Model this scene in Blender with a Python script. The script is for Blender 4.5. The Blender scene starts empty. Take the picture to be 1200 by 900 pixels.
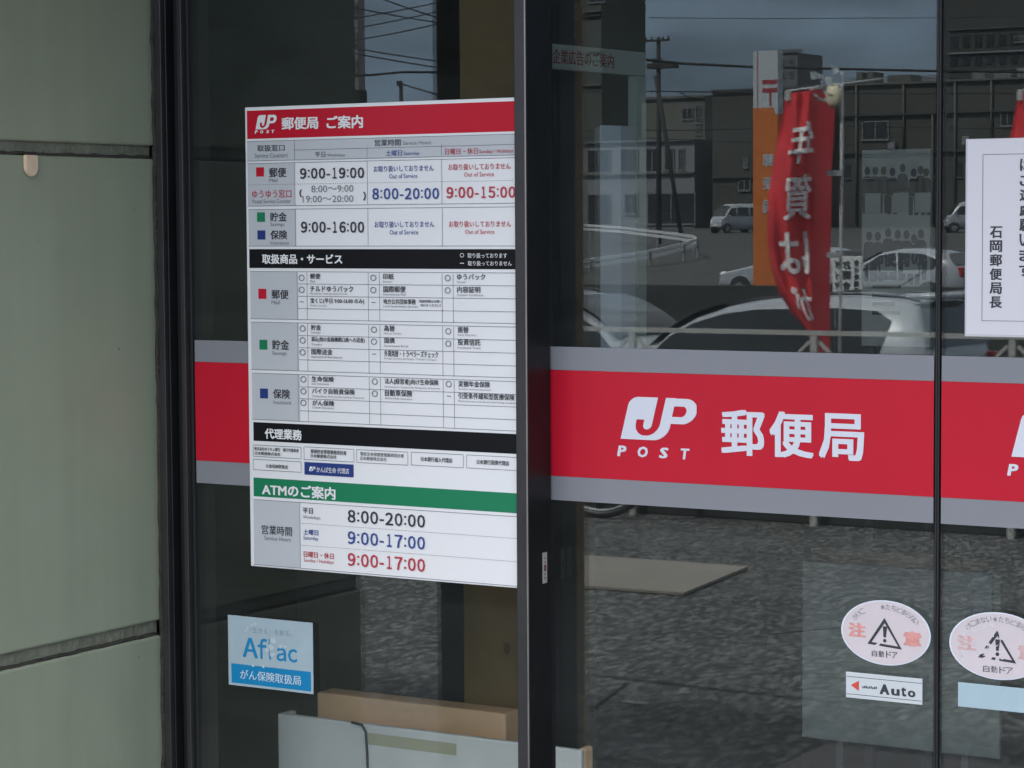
import bpy, bmesh, math, random
from mathutils import Vector, Matrix
random.seed(7)
SC = bpy.context.scene
COL = SC.collection
R = math.radians

# ------------------------------------------------------------------ camera
F, YAW, PITCH, ROLL = 2852.87, R(31.1345), R(3.7463), R(-0.3436)
EYE = 1.55
CAMD = 3.6 * math.cos(YAW)
DOORY = 0.0587                 # the sliding doors run this far behind the fixed pane

def raydir(x, f, z):
    c, s = math.cos(ROLL), math.sin(ROLL)
    x, z = c*x - s*z, s*x + c*z
    cp, sp = math.cos(PITCH), math.sin(PITCH)
    fy, fz = f*cp + z*sp, -f*sp + z*cp
    cy, sy = math.cos(YAW), math.sin(YAW)
    return Vector((x*cy - fy*sy, x*sy + fy*cy, fz))

CAMP = Vector((0, -CAMD, EYE))
cam = bpy.data.cameras.new('camera'); camo = bpy.data.objects.new('camera', cam); COL.objects.link(camo)
cam.sensor_fit = 'HORIZONTAL'; cam.sensor_width = 36; cam.lens = F/1200*36
cam.clip_start = 0.05; cam.clip_end = 2000
rx, ry, rz = raydir(1, 0, 0), raydir(0, 0, 1), -raydir(0, 1, 0)
camo.matrix_world = Matrix(((rx.x, ry.x, rz.x, CAMP.x), (rx.y, ry.y, rz.y, CAMP.y), (rx.z, ry.z, rz.z, CAMP.z), (0, 0, 0, 1)))
SC.camera = camo

# ------------------------------------------------------------------ sky, sun, exposure
SUN_EL, SUN_AZ = 50, 332       # azimuth of the sun, clockwise from +Y
w = bpy.data.worlds.new('World'); SC.world = w; w.use_nodes = True
nt = w.node_tree; nt.nodes.clear()
out = nt.nodes.new('ShaderNodeOutputWorld'); bg = nt.nodes.new('ShaderNodeBackground')
sky = nt.nodes.new('ShaderNodeTexSky'); sky.sky_type = 'NISHITA'; sky.sun_disc = False
sky.sun_elevation = R(SUN_EL); sky.sun_rotation = R(SUN_AZ)
tc = nt.nodes.new('ShaderNodeTexCoord'); sep = nt.nodes.new('ShaderNodeSeparateXYZ')
nt.links.new(tc.outputs['Generated'], sep.inputs[0])
mr = nt.nodes.new('ShaderNodeMapRange'); mr.inputs[1].default_value = 0; mr.inputs[2].default_value = 0.7
mr.inputs[3].default_value = 0.22; mr.inputs[4].default_value = 1.0
nt.links.new(sep.outputs[2], mr.inputs[0])
mp = nt.nodes.new('ShaderNodeMapping'); mp.inputs['Scale'].default_value = (3, 3, 9)
nt.links.new(tc.outputs['Generated'], mp.inputs[0])
no = nt.nodes.new('ShaderNodeTexNoise'); no.inputs['Scale'].default_value = 3.4; no.inputs['Detail'].default_value = 7
nt.links.new(mp.outputs[0], no.inputs['Vector'])
m2 = nt.nodes.new('ShaderNodeMapRange'); m2.inputs[1].default_value = 0.3; m2.inputs[2].default_value = 0.7
m2.inputs[3].default_value = 0.5; m2.inputs[4].default_value = 1.35
nt.links.new(no.outputs[0], m2.inputs[0])
mu = nt.nodes.new('ShaderNodeMath'); mu.operation = 'MULTIPLY'
nt.links.new(mr.outputs[0], mu.inputs[0]); nt.links.new(m2.outputs[0], mu.inputs[1])
hz = nt.nodes.new('ShaderNodeMapRange'); hz.inputs[1].default_value = 0.05; hz.inputs[2].default_value = 0.55
nt.links.new(sep.outputs[2], hz.inputs[0])
ct = nt.nodes.new('ShaderNodeMix'); ct.data_type = 'RGBA'; ct.inputs[6].default_value = (8.2, 11.2, 15.0, 1); ct.inputs[7].default_value = (12.4, 12.2, 12.1, 1)
nt.links.new(hz.outputs[0], ct.inputs[0])
cl = nt.nodes.new('ShaderNodeVectorMath'); cl.operation = 'SCALE'; nt.links.new(ct.outputs[2], cl.inputs[0])
nt.links.new(mu.outputs[0], cl.inputs['Scale'])
mx = nt.nodes.new('ShaderNodeMix'); mx.data_type = 'RGBA'; mx.inputs[0].default_value = 0.9
nt.links.new(sky.outputs[0], mx.inputs[6]); nt.links.new(cl.outputs[0], mx.inputs[7])
nt.links.new(mx.outputs[2], bg.inputs[0]); bg.inputs[1].default_value = 0.115
nt.links.new(bg.outputs[0], out.inputs[0])

sl = bpy.data.lights.new('sun', 'SUN'); sl.energy = 4.2; sl.angle = R(3); sl.color = (1, 0.95, 0.88)
so = bpy.data.objects.new('sun', sl); COL.objects.link(so)
az = R(SUN_AZ); el = R(SUN_EL)
sd = Vector((math.sin(az)*math.cos(el), math.cos(az)*math.cos(el), math.sin(el)))
so.rotation_euler = sd.to_track_quat('Z', 'Y').to_euler(); so.location = (0, -20, 40)

SC.view_settings.view_transform = 'Standard'; SC.view_settings.look = 'None'
SC.view_settings.exposure = 1.86; SC.view_settings.gamma = 1; SC.view_settings.use_curve_mapping = False
SC.cycles.max_bounces = 10; SC.cycles.transparent_max_bounces = 24; SC.cycles.glossy_bounces = 5
SC.cycles.caustics_reflective = False; SC.cycles.caustics_refractive = False
SC.cycles.sample_clamp_indirect = 6
try: SC.cycles.use_denoising = True
except Exception: pass

# ------------------------------------------------------------------ helpers
def hit(px, py, y=0.0):
    d = raydir((px-600)/F, 1, -(py-450)/F); t = (y + CAMD)/d.y
    return (d.x*t, EYE + d.z*t)
def wallhit(px, py, X):
    d = raydir((px-600)/F, 1, -(py-450)/F); t = X/d.x
    return (-CAMD + d.y*t, EYE + d.z*t)
def at(px, py, D):                 # point inside the office at axial distance D
    return CAMP + raydir((px-600)/F, 1, -(py-450)/F)*D
def mir(px, py, D, pane=DOORY):    # street point whose reflection stands at that place
    p = at(px, py, D); return Vector((p.x, 2*pane - p.y, p.z))
def mirz(px, py, z, pane=DOORY):   # the same, at height z
    d = raydir((px-600)/F, 1, -(py-450)/F); t = (z-EYE)/d.z
    p = CAMP + d*t; return Vector((p.x, 2*pane - p.y, z))

def colx_at(px, y, pane=DOORY):
    d = raydir((px-600)/F, 1, 0); return d.x*((2*pane-y)+CAMD)/d.y
MATS = {}
def mat(name, col, rough=0.6, metal=0.0, var=0.0, vscale=6.0, bump=0.0, bscale=40.0, spec=0.5, trans=0.0, coat=0.0):
    if name in MATS: return MATS[name]
    m = bpy.data.materials.new(name); m.use_nodes = True; t = m.node_tree
    b = t.nodes['Principled BSDF']; b.inputs['Base Color'].default_value = (*col, 1)
    b.inputs['Roughness'].default_value = rough; b.inputs['Metallic'].default_value = metal
    b.inputs['Specular IOR Level'].default_value = spec
    b.inputs['Coat Weight'].default_value = coat
    if var or bump:
        c = t.nodes.new('ShaderNodeTexCoord')
    if var:
        n = t.nodes.new('ShaderNodeTexNoise'); n.inputs['Scale'].default_value = vscale; n.inputs['Detail'].default_value = 8
        n.inputs['Roughness'].default_value = 0.65
        t.links.new(c.outputs['Object'], n.inputs['Vector'])
        r = t.nodes.new('ShaderNodeMapRange'); r.inputs[1].default_value = 0.3; r.inputs[2].default_value = 0.7
        r.inputs[3].default_value = 1-var; r.inputs[4].default_value = 1+var
        t.links.new(n.outputs[0], r.inputs[0])
        s = t.nodes.new('ShaderNodeVectorMath'); s.operation = 'SCALE'; s.inputs[0].default_value = col
        t.links.new(r.outputs[0], s.inputs['Scale']); t.links.new(s.outputs[0], b.inputs['Base Color'])
    if bump:
        n2 = t.nodes.new('ShaderNodeTexNoise'); n2.inputs['Scale'].default_value = bscale; n2.inputs['Detail'].default_value = 6
        t.links.new(c.outputs['Object'], n2.inputs['Vector'])
        bp = t.nodes.new('ShaderNodeBump'); bp.inputs['Strength'].default_value = bump; bp.inputs['Distance'].default_value = 0.01
        t.links.new(n2.outputs[0], bp.inputs['Height']); t.links.new(bp.outputs[0], b.inputs['Normal'])
    if trans:
        tr = t.nodes.new('ShaderNodeBsdfTranslucent'); tr.inputs[0].default_value = (*col, 1)
        mxs = t.nodes.new('ShaderNodeMixShader'); mxs.inputs[0].default_value = trans
        o = t.nodes['Material Output']
        t.links.new(b.outputs[0], mxs.inputs[1]); t.links.new(tr.outputs[0], mxs.inputs[2]); t.links.new(mxs.outputs[0], o.inputs[0])
    MATS[name] = m; return m

def glass(name, ior, tint, rough=0.0):
    m = bpy.data.materials.new(name); m.use_nodes = True; t = m.node_tree; t.nodes.clear()
    o = t.nodes.new('ShaderNodeOutputMaterial'); mxs = t.nodes.new('ShaderNodeMixShader')
    fr = t.nodes.new('ShaderNodeFresnel'); fr.inputs[0].default_value = ior
    g = t.nodes.new('ShaderNodeBsdfGlossy'); g.inputs['Roughness'].default_value = rough; g.inputs['Color'].default_value = (0.94, 0.98, 1, 1)
    tr = t.nodes.new('ShaderNodeBsdfTransparent'); tr.inputs[0].default_value = (*tint, 1)
    # slow waviness of rolled glass
    c = t.nodes.new('ShaderNodeTexCoord'); n = t.nodes.new('ShaderNodeTexNoise'); n.inputs['Scale'].default_value = 1.7; n.inputs['Detail'].default_value = 1
    t.links.new(c.outputs['Object'], n.inputs['Vector'])
    bp = t.nodes.new('ShaderNodeBump'); bp.inputs['Strength'].default_value = 0.004; bp.inputs['Distance'].default_value = 0.02
    t.links.new(n.outputs[0], bp.inputs['Height']); t.links.new(bp.outputs[0], g.inputs['Normal'])
    # fresnel must see the geometric front on both faces, so take the facing angle
    lw = t.nodes.new('ShaderNodeLayerWeight'); lw.inputs[0].default_value = 0.5
    po = t.nodes.new('ShaderNodeMath'); po.operation = 'POWER'; po.inputs[1].default_value = 5
    t.links.new(lw.outputs['Facing'], po.inputs[0])
    r0 = ((ior-1)/(ior+1))**2
    ml = t.nodes.new('ShaderNodeMath'); ml.operation = 'MULTIPLY_ADD'; ml.inputs[1].default_value = 1-r0; ml.inputs[2].default_value = r0
    t.links.new(po.outputs[0], ml.inputs[0])
    t.nodes.remove(fr)
    t.links.new(ml.outputs[0], mxs.inputs[0]); t.links.new(tr.outputs[0], mxs.inputs[1]); t.links.new(g.outputs[0], mxs.inputs[2])
    # uneven dust and wiped smears, with a pale veil mixed in to brighten dark areas
    df = t.nodes.new('ShaderNodeBsdfDiffuse'); df.inputs[0].default_value = (.78, .8, .78, 1)
    mp_ = t.nodes.new('ShaderNodeMapping'); mp_.inputs['Rotation'].default_value = (0, R(28), 0); mp_.inputs['Scale'].default_value = (2.2, 2, 9); t.links.new(c.outputs['Object'], mp_.inputs[0])
    nd = t.nodes.new('ShaderNodeTexNoise'); nd.inputs['Scale'].default_value = 1.2; nd.inputs['Detail'].default_value = 7; nd.inputs['Distortion'].default_value = .8; t.links.new(mp_.outputs[0], nd.inputs['Vector'])
    rd = t.nodes.new('ShaderNodeMapRange'); rd.inputs[1].default_value = .35; rd.inputs[2].default_value = .75; rd.inputs[3].default_value = .0035; rd.inputs[4].default_value = .012
    t.links.new(nd.outputs[0], rd.inputs[0]); md = t.nodes.new('ShaderNodeMixShader'); t.links.new(rd.outputs[0], md.inputs[0])
    t.links.new(mxs.outputs[0], md.inputs[1]); t.links.new(df.outputs[0], md.inputs[2]); t.links.new(md.outputs[0], o.inputs[0]); return m

def tag(o, label=None, cat=None, group=None, kind=None):
    if label: o['label'] = label
    if cat: o['category'] = cat
    if group: o['group'] = group
    if kind: o['kind'] = kind
    return o
def empty(name, loc, label=None, cat=None, group=None, rz=0):
    o = bpy.data.objects.new(name, None); COL.objects.link(o); o.location = loc; o.rotation_euler = (0, 0, rz)
    o.empty_display_size = 0.1
    return tag(o, label, cat, group)
def obj(name, bm, m, parent=None, smooth=False, world=True):
    """link bm as one mesh; geometry is given in world coordinates unless world=False (then local to the parent)"""
    me = bpy.data.meshes.new(name)
    if parent is not None and world:
        bm.transform((Matrix.Translation(parent.location) @ Matrix.Rotation(parent.rotation_euler[2], 4, 'Z')).inverted())
    bm.to_mesh(me); bm.free()
    ms = m if isinstance(m, (list, tuple)) else [m]
    for k in ms: me.materials.append(k)
    if smooth:
        for p in me.polygons: p.use_smooth = True
    o = bpy.data.objects.new(name, me); COL.objects.link(o)
    if parent is not None: o.parent = parent
    return o
def copy_tree(o, parent=None):
    c = o.copy(); COL.objects.link(c); c.parent = parent
    for ch in o.children: copy_tree(ch, c)
    return c
def center(bm_or_loc): pass

def box(bm, x0, x1, y0, y1, z0, z1, bev=0.0, mi=0):
    vs = [bm.verts.new((x, y, z)) for z in (z0, z1) for y in (y0, y1) for x in (x0, x1)]
    fs = [(0, 2, 3, 1), (4, 5, 7, 6), (0, 1, 5, 4), (2, 6, 7, 3), (0, 4, 6, 2), (1, 3, 7, 5)]
    faces = [bm.faces.new([vs[i] for i in f]) for f in fs]
    for f in faces: f.material_index = mi
    if bev:
        es = list({e for f in faces for e in f.edges})
        bmesh.ops.bevel(bm, geom=es, offset=bev, segments=2, affect='EDGES', profile=0.5)
    return bm
def B(): return bmesh.new()
def quad(bm, pts, mi=0):
    f = bm.faces.new([bm.verts.new(p) for p in pts]); f.material_index = mi; return f
def rectY(bm, X0, X1, Z0, Z1, y, mi=0):      # sheet facing -Y
    if X0 > X1: X0, X1 = X1, X0
    if Z0 > Z1: Z0, Z1 = Z1, Z0
    return quad(bm, [(X0, y, Z0), (X1, y, Z0), (X1, y, Z1), (X0, y, Z1)], mi)
def tube(bm, pts, r, n=8, r1=None):
    pts = [Vector(p) for p in pts]; rings = []
    N = len(pts)
    for i, p in enumerate(pts):
        d = (pts[min(i+1, N-1)] - pts[max(i-1, 0)]).normalized()
        a = d.cross(Vector((0, 0, 1)) if abs(d.z) < 0.9 else Vector((1, 0, 0))).normalized(); b = d.cross(a)
        rr = r if r1 is None else r + (r1-r)*i/(N-1)
        rings.append([bm.verts.new(p + (a*math.cos(k*2*math.pi/n) + b*math.sin(k*2*math.pi/n))*rr) for k in range(n)])
    for i in range(N-1):
        for k in range(n):
            bm.faces.new((rings[i][k], rings[i][(k+1) % n], rings[i+1][(k+1) % n], rings[i+1][k]))
    bm.faces.new(rings[0][::-1]); bm.faces.new(rings[-1])
def bar(bm, a, b, wx, wz):                    # square bar from a to b
    a, b = Vector(a), Vector(b); d = (b-a).normalized()
    s = d.cross(Vector((0, 0, 1)) if abs(d.z) < 0.9 else Vector((0, 1, 0))).normalized(); u = s.cross(d)
    vs = []
    for p in (a, b):
        for (i, j) in ((-1, -1), (1, -1), (1, 1), (-1, 1)): vs.append(bm.verts.new(p + s*wx/2*i + u*wz/2*j))
    for f in ((3, 2, 1, 0), (4, 5, 6, 7), (0, 1, 5, 4), (1, 2, 6, 5), (2, 3, 7, 6), (3, 0, 4, 7)): bm.faces.new([vs[i] for i in f])
def fix(bm):
    bmesh.ops.recalc_face_normals(bm, faces=bm.faces); return bm

# text ---------------------------------------------------------------
DG = None
TCACHE = {}
GAR = {}
def glyphs(s, bold=0.0, shear=0.0, res=2):
    key = (s, bold, shear)
    if key not in TCACHE:
        c = bpy.data.curves.new('t', 'FONT'); c.body = s; c.resolution_u = res; c.offset = bold; c.shear = shear; c.fill_mode = 'FRONT'
        o = bpy.data.objects.new('t', c); COL.objects.link(o)
        dg = bpy.context.evaluated_depsgraph_get(); dg.update()
        me = bpy.data.meshes.new_from_object(o.evaluated_get(dg))
        vs = [(v.co.x, v.co.y) for v in me.vertices]; fs = [tuple(p.vertices) for p in me.polygons]
        x0, x1 = min(v[0] for v in vs), max(v[0] for v in vs); y0, y1 = min(v[1] for v in vs), max(v[1] for v in vs)
        vs = [((v[0]-x0)/(x1-x0), (v[1]-y0)/max(y1-y0, 1e-6)) for v in vs]
        TCACHE[key] = (vs, fs); GAR[key] = max((x1-x0)/max(y1-y0, 1e-6), .2)
        bpy.data.objects.remove(o); bpy.data.curves.remove(c); bpy.data.meshes.remove(me)
    return TCACHE[key]
def put(bm, s, X0, X1, Z0, Z1, y, bold=0.0, shear=0.0, fn=None):
    """letters filling the box X0..X1, Z0..Z1 of the plane y (facing -Y)"""
    vs, fs = glyphs(s, 0.0, shear)
    # weight: the strokes are stamped again a hair apart, each copy a hair in front of the last
    aspect = GAR[(s, 0.0, shear)]
    bv = bold*1.1; bu = bv/aspect
    if bold == 0: offs = [(0, 0)]
    elif bold < 0.013: offs = [(-bu, 0), (bu, 0)]
    else: offs = [(-bu, -bv*.7), (bu, -bv*.7), (bu, bv*.7), (-bu, bv*.7), (0, 0)]
    for k, (ou, ov) in enumerate(offs):
        nv = []
        for u, v in vs:
            u = bu + u*(1-2*bu) + ou; v = bv*.7 + v*(1-1.4*bv) + ov
            nv.append(bm.verts.new(fn(u, v) if fn else (X0 + (X1-X0)*u, y - k*0.00004, Z0 + (Z1-Z0)*v)))
        if fn:
            o_ = fn(.5, .5); nn = (Vector(fn(.6, .5))-Vector(o_)).cross(Vector(fn(.5, .6))-Vector(o_)).normalized()*(0.00008*k*(1 if abs(fn(1, .5)[1]) < 1 else 20))
            for q in nv: q.co += nn
        for f in fs:
            try: bm.faces.new([nv[i] for i in f])
            except ValueError: pass

def put_logo(bm, X0, X1, Z0, Z1, y):
    """logo shapes drawn as a grid of small cells, so holes and hooks stay crisp"""
    H = Z1-Z0; W = X1-X0
    N = 110; WU = 1.7525
    def ell(x, y, cx, cy, a, b): return ((x-cx)/a)**2 + ((y-cy)/b)**2 <= 1
    def inside(u, v):
        x = u - 0.225*v
        if v > .40 and .828 <= x and v < .99 and (x <= 1.30 or ell(x, v, 1.30, .692, .296, .298)):
            return not (.56 < v < .813 and x > 1.06 and (x < 1.25 or ell(x, v, 1.25, .687, .11, .126)))
        if x < 0 or x > 1.07: return False
        if .646 < x < .828 and v > .384: return False
        ring_ = .273 <= x <= .828 if .384 < v <= .47 else (v <= .384 and ell(x, v, .55, .384, .278, .288))
        core = (.449 <= x <= .646 and v >= .35) or ell(x, v, .547, .35, .0985, .103)
        if ring_ and not core: return False
        if x > .758 and v < .333 and not ell(x, v, .758, .333, .313, .333): return False
        if x < .2 and v > .8 and not ell(x, v, .2, .8, .2, .2): return False
        return True
    for j in range(N):
        v = (j+0.5)/N
        run = None
        for i in range(int(N*WU)+1):
            u = (i+0.5)/N
            ok = inside(u, v) and u < WU
            if ok and run is None: run = i
            if (not ok or i == int(N*WU)) and run is not None:
                a, b = run/N/WU, i/N/WU
                quad(bm, [(X0+W*a, y, Z0+H*j/N), (X0+W*b, y, Z0+H*j/N), (X0+W*b, y, Z0+H*(j+1)/N), (X0+W*a, y, Z0+H*(j+1)/N)])
                run = None

# ------------------------------------------------------------------ materials
white = mat('white_print', (0.84, 0.825, 0.835), 0.55, var=0.012, vscale=3)
red = mat('post_red', (0.56, 0.012, 0.032), 0.27, spec=0.24, bump=.03, bscale=5, var=0.05, vscale=4)
bandgrey = mat('band_grey', (0.235, 0.238, 0.262), 0.55, var=0.03, vscale=4)
sheetgrey = mat('sheet_grey', (0.55, 0.56, 0.59), 0.55)
black = mat('print_black', (0.010, 0.010, 0.012), 0.55, spec=0.12)
ink = mat('print_ink', (0.035, 0.035, 0.045), 0.5)
inkgrey = mat('print_grey', (0.22, 0.22, 0.24), 0.5)
inkblue = mat('print_blue', (0.04, 0.075, 0.28), 0.5)
inkred = mat('print_red', (0.50, 0.04, 0.065), 0.5)
green = mat('print_green', (0.0, 0.20, 0.085), 0.55)
navy = mat('print_navy', (0.01, 0.035, 0.20), 0.55)
bronze = mat('bronze_metal', (0.030, 0.029, 0.032), 0.38, 0.6, var=0.2, vscale=12)
bronze_l = mat('bronze_light', (0.052, 0.050, 0.053), 0.42, 0.5, var=0.15, vscale=12)
rubber = mat('rubber_black', (0.008, 0.008, 0.009), 0.6)
GLASS = glass('door_glass', 1.52, (0.90, 0.93, 0.92))

# ------------------------------------------------------------------ setting: ground
XW = -2.53                                     # the green wall's face
def YF(px, D): return mir(px, 400, D).y
fence_y = mirz(800, 607, 0.0).y
porch_y = mirz(700, 845, 0.0).y
wall_y = mir(800, 335, 43).y

def ground_mat(name, c1, c2, sc, big, bump):
    m = bpy.data.materials.new(name); m.use_nodes = True; t = m.node_tree; b = t.nodes['Principled BSDF']
    c = t.nodes.new('ShaderNodeTexCoord')
    v = t.nodes.new('ShaderNodeTexVoronoi'); v.inputs['Scale'].default_value = sc; v.inputs['Randomness'].default_value = 1
    gm_ = t.nodes.new('ShaderNodeMapping'); gm_.inputs['Scale'].default_value = (1, .38, 1)
    vr_ = t.nodes.new('ShaderNodeVectorRotate'); vr_.rotation_type = 'Z_AXIS'; vr_.inputs['Angle'].default_value = R(27)
    t.links.new(c.outputs['Object'], vr_.inputs['Vector']); t.links.new(vr_.outputs[0], gm_.inputs[0]); t.links.new(gm_.outputs[0], v.inputs['Vector'])
    n = t.nodes.new('ShaderNodeTexNoise'); n.inputs['Scale'].default_value = big; n.inputs['Detail'].default_value = 9; n.inputs['Roughness'].default_value = 0.7
    t.links.new(c.outputs['Object'], n.inputs['Vector'])
    s = t.nodes.new('ShaderNodeSeparateColor'); t.links.new(v.outputs['Color'], s.inputs[0])
    a = t.nodes.new('ShaderNodeMath'); a.operation = 'MULTIPLY_ADD'; a.inputs[1].default_value = 0.9
    r = t.nodes.new('ShaderNodeMapRange'); r.inputs[1].default_value = 0.35; r.inputs[2].default_value = 0.68; r.inputs[3].default_value = -0.05; r.inputs[4].default_value = 0.16
    pw = t.nodes.new('ShaderNodeMath'); pw.operation = 'POWER'; pw.inputs[1].default_value = 2.6; t.links.new(s.outputs[0], pw.inputs[0])
    t.links.new(n.outputs[0], r.inputs[0]); t.links.new(pw.outputs[0], a.inputs[0]); t.links.new(r.outputs[0], a.inputs[2])
    mx = t.nodes.new('ShaderNodeMix'); mx.data_type = 'RGBA'; mx.inputs[6].default_value = (*c1, 1); mx.inputs[7].default_value = (*c2, 1)
    t.links.new(a.outputs[0], mx.inputs[0]); t.links.new(mx.outputs[2], b.inputs['Base Color'])
    b.inputs['Roughness'].default_value = 0.8
    bp = t.nodes.new('ShaderNodeBump'); bp.inputs['Strength'].default_value = bump; bp.inputs['Distance'].default_value = 0.02
    t.links.new(v.outputs['Distance'], bp.inputs['Height']); t.links.new(bp.outputs[0], b.inputs['Normal'])
    return m
pave = ground_mat('paving_aggregate', (0.020, 0.022, 0.022), (0.185, 0.19, 0.185), 66, 1.8, 0.15)
asph = ground_mat('asphalt', (0.016, 0.018, 0.018), (0.10, 0.10, 0.096), 30, 0.8, 0.3)
tile = mat('porch_tile', (0.11, 0.10, 0.095), 0.45, var=0.12, vscale=5)

def gz(y):                                     # height of the street and car park
    t = -y
    pts = [(-20, -0.70), (60, -0.62), (72, -0.5), (150, 1.15), (190, 1.3), (900, 2.0)]
    for (a, za), (b, zb) in zip(pts, pts[1:]):
        if t <= b: return za + (zb-za)*(t-a)/(b-a)
    return 2.0
bm = B()
ys = [20, 0, -20, -40, -60, -66, -72, -90, -110, -130, -150, -170, -190, -400, -900]
rows = [[bm.verts.new((x, y, gz(y))) for x in (-900, -300, -100, 0, 100, 300, 900)] for y in ys]
for i in range(len(ys)-1):
    for k in range(6): bm.faces.new((rows[i][k], rows[i+1][k], rows[i+1][k+1], rows[i][k+1]))
tag(obj('ground', bm, asph), kind='structure')
bm = B(); box(bm, -60, 40, fence_y-0.25, 0.3, -0.9, 0.0)
tag(obj('pavement', bm, pave), kind='structure')
bm = B(); box(bm, -40, 20, fence_y-0.24, fence_y-0.06, 0.0005, 0.13, .01)  # dark strip added in place of the shade under cars beyond the railing
tag(obj('shade_strip', bm, mat('shade_strip_dark', (.018, .02, .02), .8, var=.3, vscale=3)), kind='structure')
bm = B(); box(bm, -2.9, 8, porch_y, -0.02, -0.05, 0.006)
tag(obj('porch_floor', bm, tile), kind='structure')

# ------------------------------------------------------------------ the green panel wall on the left
wy = lambda px, py: wallhit(px, py, XW)
za1, za0 = wy(60, 166.5)[1], wy(60, 182.5)[1]
zb1, zb0 = wy(60, 755)[1], wy(60, 773.5)[1]
WEND = -0.567
green_paint = bpy.data.materials.new('green_panel'); green_paint.use_nodes = True
t = green_paint.node_tree; b = t.nodes['Principled BSDF']
c = t.nodes.new('ShaderNodeTexCoord')
n = t.nodes.new('ShaderNodeTexNoise'); n.inputs['Scale'].default_value = 3.2; n.inputs['Detail'].default_value = 10; n.inputs['Roughness'].default_value = 0.6
t.links.new(c.outputs['Object'], n.inputs['Vector'])
rp = t.nodes.new('ShaderNodeValToRGB'); rp.color_ramp.elements[0].position = 0.3; rp.color_ramp.elements[0].color = (0.300, 0.335, 0.240, 1)
rp.color_ramp.elements[1].position = 0.72; rp.color_ramp.elements[1].color = (0.350, 0.385, 0.285, 1)
t.links.new(n.outputs[0], rp.inputs[0])
mpp = t.nodes.new('ShaderNodeMapping'); mpp.inputs['Scale'].default_value = (30, 30, 1.5); t.links.new(c.outputs['Object'], mpp.inputs[0])
n3 = t.nodes.new('ShaderNodeTexNoise'); n3.inputs['Scale'].default_value = 1; n3.inputs['Detail'].default_value = 6; t.links.new(mpp.outputs[0], n3.inputs['Vector'])
r3 = t.nodes.new('ShaderNodeMapRange'); r3.inputs[1].default_value = 0.35; r3.inputs[2].default_value = 0.7; r3.inputs[3].default_value = 0.965; r3.inputs[4].default_value = 1.03
t.links.new(n3.outputs[0], r3.inputs[0])
sv = t.nodes.new('ShaderNodeVectorMath'); sv.operation = 'SCALE'; t.links.new(rp.outputs[0], sv.inputs[0]); t.links.new(r3.outputs[0], sv.inputs['Scale'])
# scattered specks of dirt
vo = t.nodes.new('ShaderNodeTexVoronoi'); vo.inputs['Scale'].default_value = 14; t.links.new(c.outputs['Object'], vo.inputs['Vector'])
lt = t.nodes.new('ShaderNodeMath'); lt.operation = 'LESS_THAN'; lt.inputs[1].default_value = 0.035; t.links.new(vo.outputs['Distance'], lt.inputs[0])
mxd = t.nodes.new('ShaderNodeMix'); mxd.data_type = 'RGBA'; mxd.inputs[7].default_value = (0.09, 0.09, 0.075, 1)
ls = t.nodes.new('ShaderNodeMath'); ls.operation = 'MULTIPLY'; ls.inputs[1].default_value = 0.5; t.links.new(lt.outputs[0], ls.inputs[0])
n5 = t.nodes.new('ShaderNodeTexNoise'); n5.inputs['Scale'].default_value = 1.1; n5.inputs['Detail'].default_value = 9; n5.inputs['Roughness'].default_value = .7; t.links.new(c.outputs['Object'], n5.inputs['Vector'])
r5 = t.nodes.new('ShaderNodeMapRange'); r5.inputs[1].default_value = .5; r5.inputs[2].default_value = .72; r5.inputs[3].default_value = 0; r5.inputs[4].default_value = .28; t.links.new(n5.outputs[0], r5.inputs[0])
mst = t.nodes.new('ShaderNodeMix'); mst.data_type = 'RGBA'; mst.inputs[7].default_value = (.19, .175, .115, 1); t.links.new(r5.outputs[0], mst.inputs[0]); t.links.new(sv.outputs[0], mst.inputs[6])
t.links.new(ls.outputs[0], mxd.inputs[0]); t.links.new(mst.outputs[2], mxd.inputs[6]); t.links.new(mxd.outputs[2], b.inputs['Base Color'])
b.inputs['Roughness'].default_value = 0.38; b.inputs['Specular IOR Level'].default_value = 0.35
n4 = t.nodes.new('ShaderNodeTexNoise'); n4.inputs['Scale'].default_value = 2.5; n4.inputs['Detail'].default_value = 4; t.links.new(c.outputs['Object'], n4.inputs['Vector'])
bp = t.nodes.new('ShaderNodeBump'); bp.inputs['Strength'].default_value = 0.12; bp.inputs['Distance'].default_value = 0.02
t.links.new(n4.outputs[0], bp.inputs['Height']); t.links.new(bp.outputs[0], b.inputs['Normal'])
seal = mat('old_sealant', (0.045, 0.042, 0.034), 0.75, var=0.35, vscale=30, bump=0.6, bscale=120)
seal_l = mat('joint_backing', (0.20, 0.205, 0.155), 0.6, var=0.3, vscale=25, bump=0.4, bscale=90)

wall = empty('panel_wall', (XW-0.15, -0.28, 0), 'dull green panel wall with two dark horizontal joints at the left', 'wall')
for z0, z1 in ((0.0, zb0), (zb1, za0), (za1, 3.25)):
    bm = B(); box(bm, XW-0.30, XW, WEND, -0.004, z0, z1, 0.004); obj('wall_panel', bm, green_paint, wall)
for z0, z1 in ((zb0, zb1), (za0, za1)):
    bm = B(); box(bm, XW-0.28, XW-0.009, WEND+0.004, -0.006, z0-0.004, z1+0.004); obj('joint', bm, seal_l, wall)
    bm = B()                                  # ragged bead of sealant along the lower lip
    pts = [(XW-0.006+random.uniform(-.001, .001), WEND+0.01-i*(WEND)/40*0.97, z0+0.002+random.uniform(-.0012, .0012)) for i in range(41)]
    tube(bm, pts, 0.0035, 6); obj('sealant_bead', bm, seal, wall, True)
bm = B()
pts = [(XW+0.001+random.uniform(-.0015, .0015), -0.004+random.uniform(-.002, .002), 0.05+i*0.02) for i in range(160)]
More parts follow.
